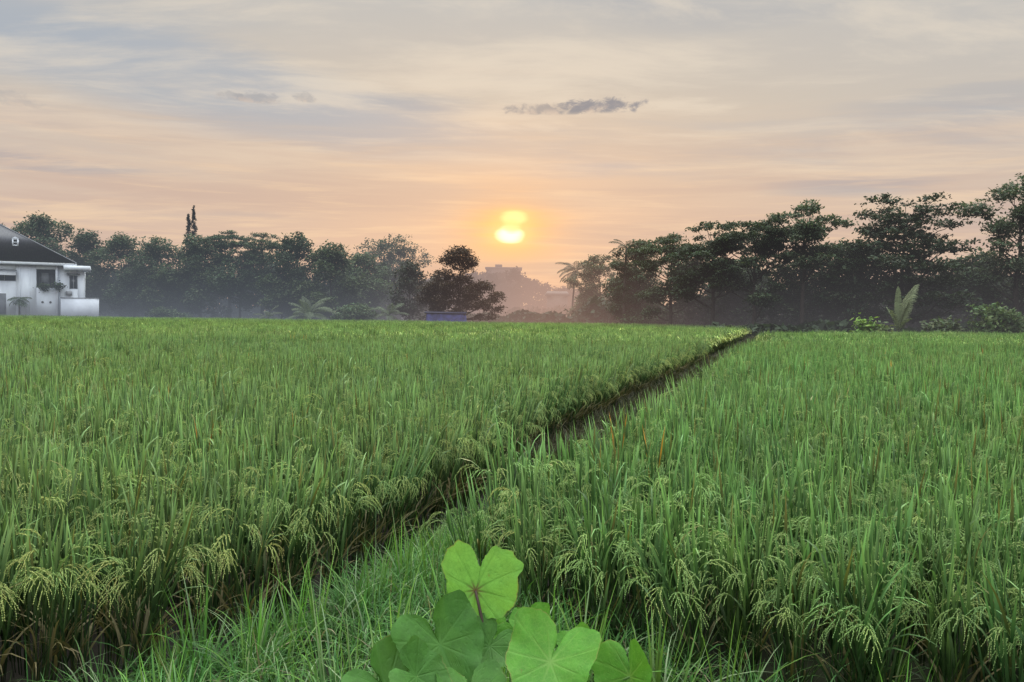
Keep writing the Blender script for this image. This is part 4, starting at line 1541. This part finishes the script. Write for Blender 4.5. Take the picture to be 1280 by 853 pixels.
X_L, X_R = hx(-90), hx(105)
Z_E = hz(332)               # eave height
# main walls with real openings: built from blocks round the openings
op1 = (hx(-24), hx(20), hz(353), hz(339))        # far left window
op2 = (hx(45.5), hx(70), hz(360), hz(337))       # recess
op3 = (hx(86.5), hx(97), hz(361), hz(343))       # right window
w = MB()
T = 0.28
def wall_run(mb, x0, x1, z0, z1, ops, y0=0.0):
    xs = sorted({x0, x1, *[o[0] for o in ops], *[o[1] for o in ops]})
    for a, b in zip(xs[:-1], xs[1:]):
        cur = [o for o in ops if o[0] <= a + 1e-6 and o[1] >= b - 1e-6]
        if cur:
            o = cur[0]
            mb.box(a, b, y0, y0 + T, z0, o[2])
            mb.box(a, b, y0, y0 + T, o[3], z1)
        else:
            mb.box(a, b, y0, y0 + T, z0, z1)
op0 = (hx(-16), hx(7), 0.3, hz(368))
wall_run(w, X_L, hx(72.5), 0, Z_E, [op1, op2], 0.0)
wall_run(w, hx(72.5), X_R, 0, Z_E, [op3], 0.35)
w.box(hx(72.5) - .02, hx(72.5), T, 0.35 + T, 0, Z_E)
w.box(X_R - T, X_R, 0.35 + T, 10, 0, Z_E)
w.box(X_L, X_R - T, 9.7, 10, 0, Z_E)
w.box(X_L, X_L + T, T, 9.7, 0, Z_E)
part('wall', w, 'white')
# pilaster strips
pl = MB()
pl.box(hx(24), hx(25.4), -0.06, -0.003, 0, Z_E - .05)
pl.box(hx(36.5), hx(38), -0.06, -0.003, 0, Z_E - .05)
part('pilaster', pl, 'white')
# recess interior
rc = MB()
rc.box(op2[0] - .1, op2[1] + .1, 1.6, 1.7, op2[2] - .2, op2[3] + .2)
part('recess_wall', rc, 'inside')
dr = MB()
dr.box(hx(61), hx(69), 1.5, 1.58, op2[2] - .1, op2[3] - .5)
part('door', dr, 'door')
wn = MB()
wn.box(hx(46.5), hx(50), 1.5, 1.58, op2[2] - .1, op2[3] - .3)
part('curtain', wn, 'door')
pn = MB()
pn.box(hx(51), hx(60), 1.5, 1.58, hz(353), hz(341))
part('panel', pn, 'frame')
col_ = MB()
col_.box(hx(69.5), hx(72), -0.05, 0.2, op2[2] - 0.0, op2[3] + .1)
part('column', col_, 'white')


def window(x0, x1, z0, z1, y, nv=2):
    f = MB()
    b = 0.09
    f.box(x0, x1, y, y + .1, z1 - b, z1); f.box(x0, x1, y, y + .1, z0, z0 + b)
    f.box(x0, x0 + b, y, y + .1, z0 + b, z1 - b); f.box(x1 - b, x1, y, y + .1, z0 + b, z1 - b)
    for k in range(1, nv):
        xx = x0 + (x1 - x0) * k / nv
        f.box(xx - .04, xx + .04, y + .01, y + .09, z0 + b, z1 - b)
    fr_ = part('window', f, 'frame')
    g = MB()
    g.box(x0 + b, x1 - b, y + .04, y + .06, z0 + b, z1 - b)
    part('pane', g, 'glass', fr_)
    return fr_


window(op1[0] + .01, op1[1] - .01, op1[2] + .01, op1[3] - .01, 0.12, 3)
window(op3[0] + .01, op3[1] - .01, op3[2] + .01, op3[3] - .01, 0.47, 2)
# awning over the left window and small hood over the right one
aw = MB()
aw.add(np.array([(op1[0] - .2, -0.9, op1[3] - .75), (op1[1] + .1, -0.9, op1[3] - .75), (op1[1] + .1, -0.005, op1[3] + .05), (op1[0] - .2, -0.005, op1[3] + .05),
                 (op1[0] - .2, -0.9, op1[3] - .80), (op1[1] + .1, -0.9, op1[3] - .80), (op1[1] + .1, -0.005, op1[3] - .02), (op1[0] - .2, -0.005, op1[3] - .02)]),
       [(0, 1, 2, 3), (7, 6, 5, 4), (0, 4, 5, 1), (1, 5, 6, 2), (3, 2, 6, 7), (0, 3, 7, 4)])
part('awning', aw, 'trim')
hd = MB()
hd.box(op3[0] - .3, op3[1] + .3, -0.25, 0.345, op3[3] + .12, op3[3] + .22)
part('hood', hd, 'door')
# flat canopy slab at the right
cs = MB()
cs.box(hx(80), hx(113), -0.9, 6, hz(337), hz(331.5))
part('canopy', cs, 'white')
# fascia band
fa = MB()
fa.box(X_L - .3, hx(96), -0.75, -0.55, Z_E - 0.02, Z_E + 0.38)
part('fascia', fa, 'white')
# hipped roof
rf = MB()
ex0, ex1, ey0, ey1 = X_L - .6, hx(96), -0.85, 10.6
zr = hz(271)
rz0 = Z_E + 0.39
ax = hx(-25)
rid0, rid1 = (hx(-30), 4.9, zr), (ax, 4.9, zr)
V = np.array([(ex0, ey0, rz0), (ex1, ey0, rz0), (ex1, ey1, rz0), (ex0, ey1, rz0), rid0, rid1])
rf.add(V, [(0, 1, 5, 4), (2, 3, 4, 5), (3, 2, 1, 0)])
rf.add(V, [(1, 2, 5), (3, 0, 4)])
roof = part('roof', rf, 'roof')
hc = MB()
for a, b in ((V[1], V[5]), (V[4], V[5]), (V[0], V[4]), (V[2], V[5])):
    a, b = np.array(a), np.array(b)
    hc.tube([a + (0, 0, .05), b + (0, 0, .05)], 0.07, 6)
part('ridge_cap', hc, 'inside', roof)
# little white dormer vent on the slope
vent = MB()
vx0, vx1, vz0, vz1 = hx(14.5), hx(22.5), hz(308.5), hz(299.5)
yv = np.interp((vz0 + vz1) / 2, [rz0, zr], [ey0, 4.9]) - 0.45
vent.box(vx0, vx0 + .16, yv, yv + 1.2, vz0, vz1); vent.box(vx1 - .16, vx1, yv, yv + 1.2, vz0, vz1)
vent.box(vx0 + .16, vx1 - .16, yv, yv + 1.6, vz1 - .16, vz1); vent.box(vx0 + .16, vx1 - .16, yv, yv + .4, vz0, vz0 + .14)
vent.box(vx0 + .16, vx1 - .16, yv + .03, yv + .12, (vz0 + vz1) / 2 - .05, (vz0 + vz1) / 2 + .05)
vent.add(np.array([(vx0 - .08, yv - .05, vz1 + .002), (vx1 + .08, yv - .05, vz1 + .002), ((vx0 + vx1) / 2, yv - .05, vz1 + .28), (vx0 - .08, yv + 1.6, vz1 + .002), (vx1 + .08, yv + 1.6, vz1 + .002), ((vx0 + vx1) / 2, yv + 1.6, vz1 + .28)]),
         [(0, 1, 2), (3, 5, 4)])
vent.add(np.array([(vx0 - .08, yv - .05, vz1 + .002), (vx1 + .08, yv - .05, vz1 + .002), ((vx0 + vx1) / 2, yv - .05, vz1 + .28), (vx0 - .08, yv + 1.6, vz1 + .002), (vx1 + .08, yv + 1.6, vz1 + .002), ((vx0 + vx1) / 2, yv + 1.6, vz1 + .28)]),
         [(0, 2, 5, 3), (1, 4, 5, 2)])
dm = part('dormer', vent, 'white', roof)
# ac unit
acx, acz = hx(86), hz(368.5)
ac = MB()
ac.box(acx - .4, acx + .4, 0.0, .345, acz, acz + .55)
acu = part('air_conditioner', ac, 'metal')
# round vents on the ground storey wall
for px in (53, 63):
    rv = MB()
    th = np.linspace(0, 6.283, 13)[:-1]
    c0 = np.stack([hx(px) + .16 * np.cos(th), np.full(12, -0.004), hz(378) + .16 * np.sin(th)], 1)
    rv.add(np.concatenate([c0, c0 + (0, -.05, 0)]), [(i, (i + 1) % 12, 12 + (i + 1) % 12, 12 + i) for i in range(12)])
    rv.add(c0 + (0, -.05, 0), [(0, i, i + 1) for i in range(1, 11)])
    part('vent', rv, 'door')
# ground-floor opening at far left
gw = MB()
gw.box(hx(-20), hx(7.5), -0.03, -0.004, 0.4, hz(368))
part('shutter', gw, 'inside')

# boundary wall running right from the house
bw = MB()
bw.box(hx(76), hx(123.2), -0.6, -0.35, 0, hz(373.2, 100))
bw.box(hx(122.2), hx(123.2), -0.35, 12, 0, hz(373.2, 100))
bwo = obj('boundary_wall', bw.mesh('boundary_wall', M['white2']), None, HO)
bwo.rotation_euler = (0, 0, H_ROT)
tag(bwo, 'plain white boundary wall joined to the right side of the house', 'wall')
cp = MB()
cp.box(hx(75.5), hx(124), -0.66, -0.29, hz(373.2, 100) + .002, hz(372.2, 100))
o = obj('coping', cp.mesh('coping', M['inside']), bwo)
# potted plants on the balcony ledge
for i, (px, py, hw, lb) in enumerate(((55, 356, 5.5, 'leafy pot plant on the balcony ledge of the white house'), (73, 355, 4.5, 'dark spiky plant beside the balcony column of the white house'))):
    p0 = hp(px, py)
    build_tree('balcony_plant', lb, 'plant', px, py, hw, HY - 0.45 + hx(px) * math.sin(H_ROT), 'bush', 960 + i, (0.05, 0.075, 0.04), ground_z=hz(362), leafs=0.7)

# ------------------------------------------------------------------ blue shed under the lone tree
SY = 93.0
s0, s1 = at(532, 400, SY), at(585.5, 400, SY)
shed = thing('shed', 'low shed covered with blue tarpaulin under the lone brown tree', 'shed', ((s0.x + s1.x) / 2, SY, 0))
L2 = (s1.x - s0.x) / 2
zt = at(558, 391.3, SY).z
tp = MB()
nx, nz = 25, 7
rs = np.random.default_rng(3)
vv = []
for j in range(nz):
    for i in range(nx):
        u = i / (nx - 1); q = j / (nz - 1)
        inset = 0.28 * q
        x = (-L2 + inset * .6) + (2 * L2 - inset * 1.7) * u
        vv.append((x, -0.9 + 0.45 * q + 0.04 * math.sin(u * 37 + q * 3) + rs.normal(0, .015), 0.25 + (zt - 0.25) * q + 0.03 * math.sin(u * 9) * q))
tp.add(np.array(vv), [(j * nx + i, j * nx + i + 1, (j + 1) * nx + i + 1, (j + 1) * nx + i) for j in range(nz - 1) for i in range(nx - 1)])
obj('tarpaulin', tp.mesh('tarpaulin', M['tarp'], True), shed)
rt = MB()
rt.add(np.array([(-L2 - .12, -0.62, zt - .06), (L2 - .25, -0.62, zt - .10), (L2 - .25, 1.6, zt + .10), (-L2 - .12, 1.6, zt + .12), (-L2 - .12, -0.62, zt + .02), (L2 - .25, -0.62, zt - .02), (L2 - .25, 1.6, zt + .18), (-L2 - .12, 1.6, zt + .2)]),
       [(3, 2, 1, 0), (4, 5, 6, 7), (0, 1, 5, 4), (1, 2, 6, 5), (2, 3, 7, 6), (3, 0, 4, 7)])
obj('roof', rt.mesh('roof', M['tarp_dark']), shed)
for sx in (-L2 + .1, L2 - .45):
    for sy in (-0.5, 1.5):
        pm = MB()
        pm.tube([(sx, sy, -.05), (sx, sy, zt - .06)], 0.05, 6)
        obj('post', pm.mesh('post', M['wood']), shed)

# ------------------------------------------------------------------ far building and far hut roof in the haze
BY = 262.0
b0, b1 = at(608, 340, BY), at(651, 340, BY)
bl = thing('apartment_building', 'pale flat roofed building above the far wood, faint in the pink haze below the sun', 'building', ((b0.x + b1.x) / 2, BY, 0.5))
bwid = (b1.x - b0.x) / 2
bz = at(628, 336.5, BY).z - 0.5
m_ = MB(); m_.box(-bwid, bwid, 0, 10, 0, bz)
obj('wall', m_.mesh('wall', M['concrete']), bl)
m_ = MB(); m_.box(-bwid - .4, bwid + .4, -.4, 10.4, bz + .002, bz + .6); m_.box(-bwid * .5, -bwid * .1, 2, 6, bz + .602, bz + 1.6)
obj('roof', m_.mesh('roof', M['concrete']), bl)
for fl_ in range(5):
    for k in range(5):
        m_ = MB()
        x = -bwid + (k + .5) * 2 * bwid / 5
        z = bz - 2.6 - fl_ * 3.0
        if z > 1:
            m_.box(x - .55, x + .55, -.06, -.005, z, z + 1.4)
            obj('window', m_.mesh('window', M['glass']), bl)
ty = 205.0
t0 = at(697, 364, ty)
hut = thing('hut', 'pale roofed hut half hidden in the haze left of the coconut palm', 'hut', (t0.x, ty, 0.2))
m_ = MB(); m_.box(-2.6, 2.6, 0, 4, 0, t0.z - 1.4)
obj('wall', m_.mesh('wall', M['concrete']), hut)
m_ = MB()
zr_ = t0.z - 1.4
m_.add(np.array([(-3.3, -.7, zr_), (3.3, -.7, zr_), (3.3, 4.7, zr_), (-3.3, 4.7, zr_), (-2.6, 2, zr_ + 1.2), (2.6, 2, zr_ + 1.2)]), [(0, 1, 5, 4), (2, 3, 4, 5), (3, 2, 1, 0)])
m_.add(np.array([(3.3, -.7, zr_), (3.3, 4.7, zr_), (2.6, 2, zr_ + 1.2), (-3.3, 4.7, zr_), (-3.3, -.7, zr_), (-2.6, 2, zr_ + 1.2)]), [(0, 1, 2), (3, 4, 5)])
obj('roof', m_.mesh('roof', M['concrete']), hut)
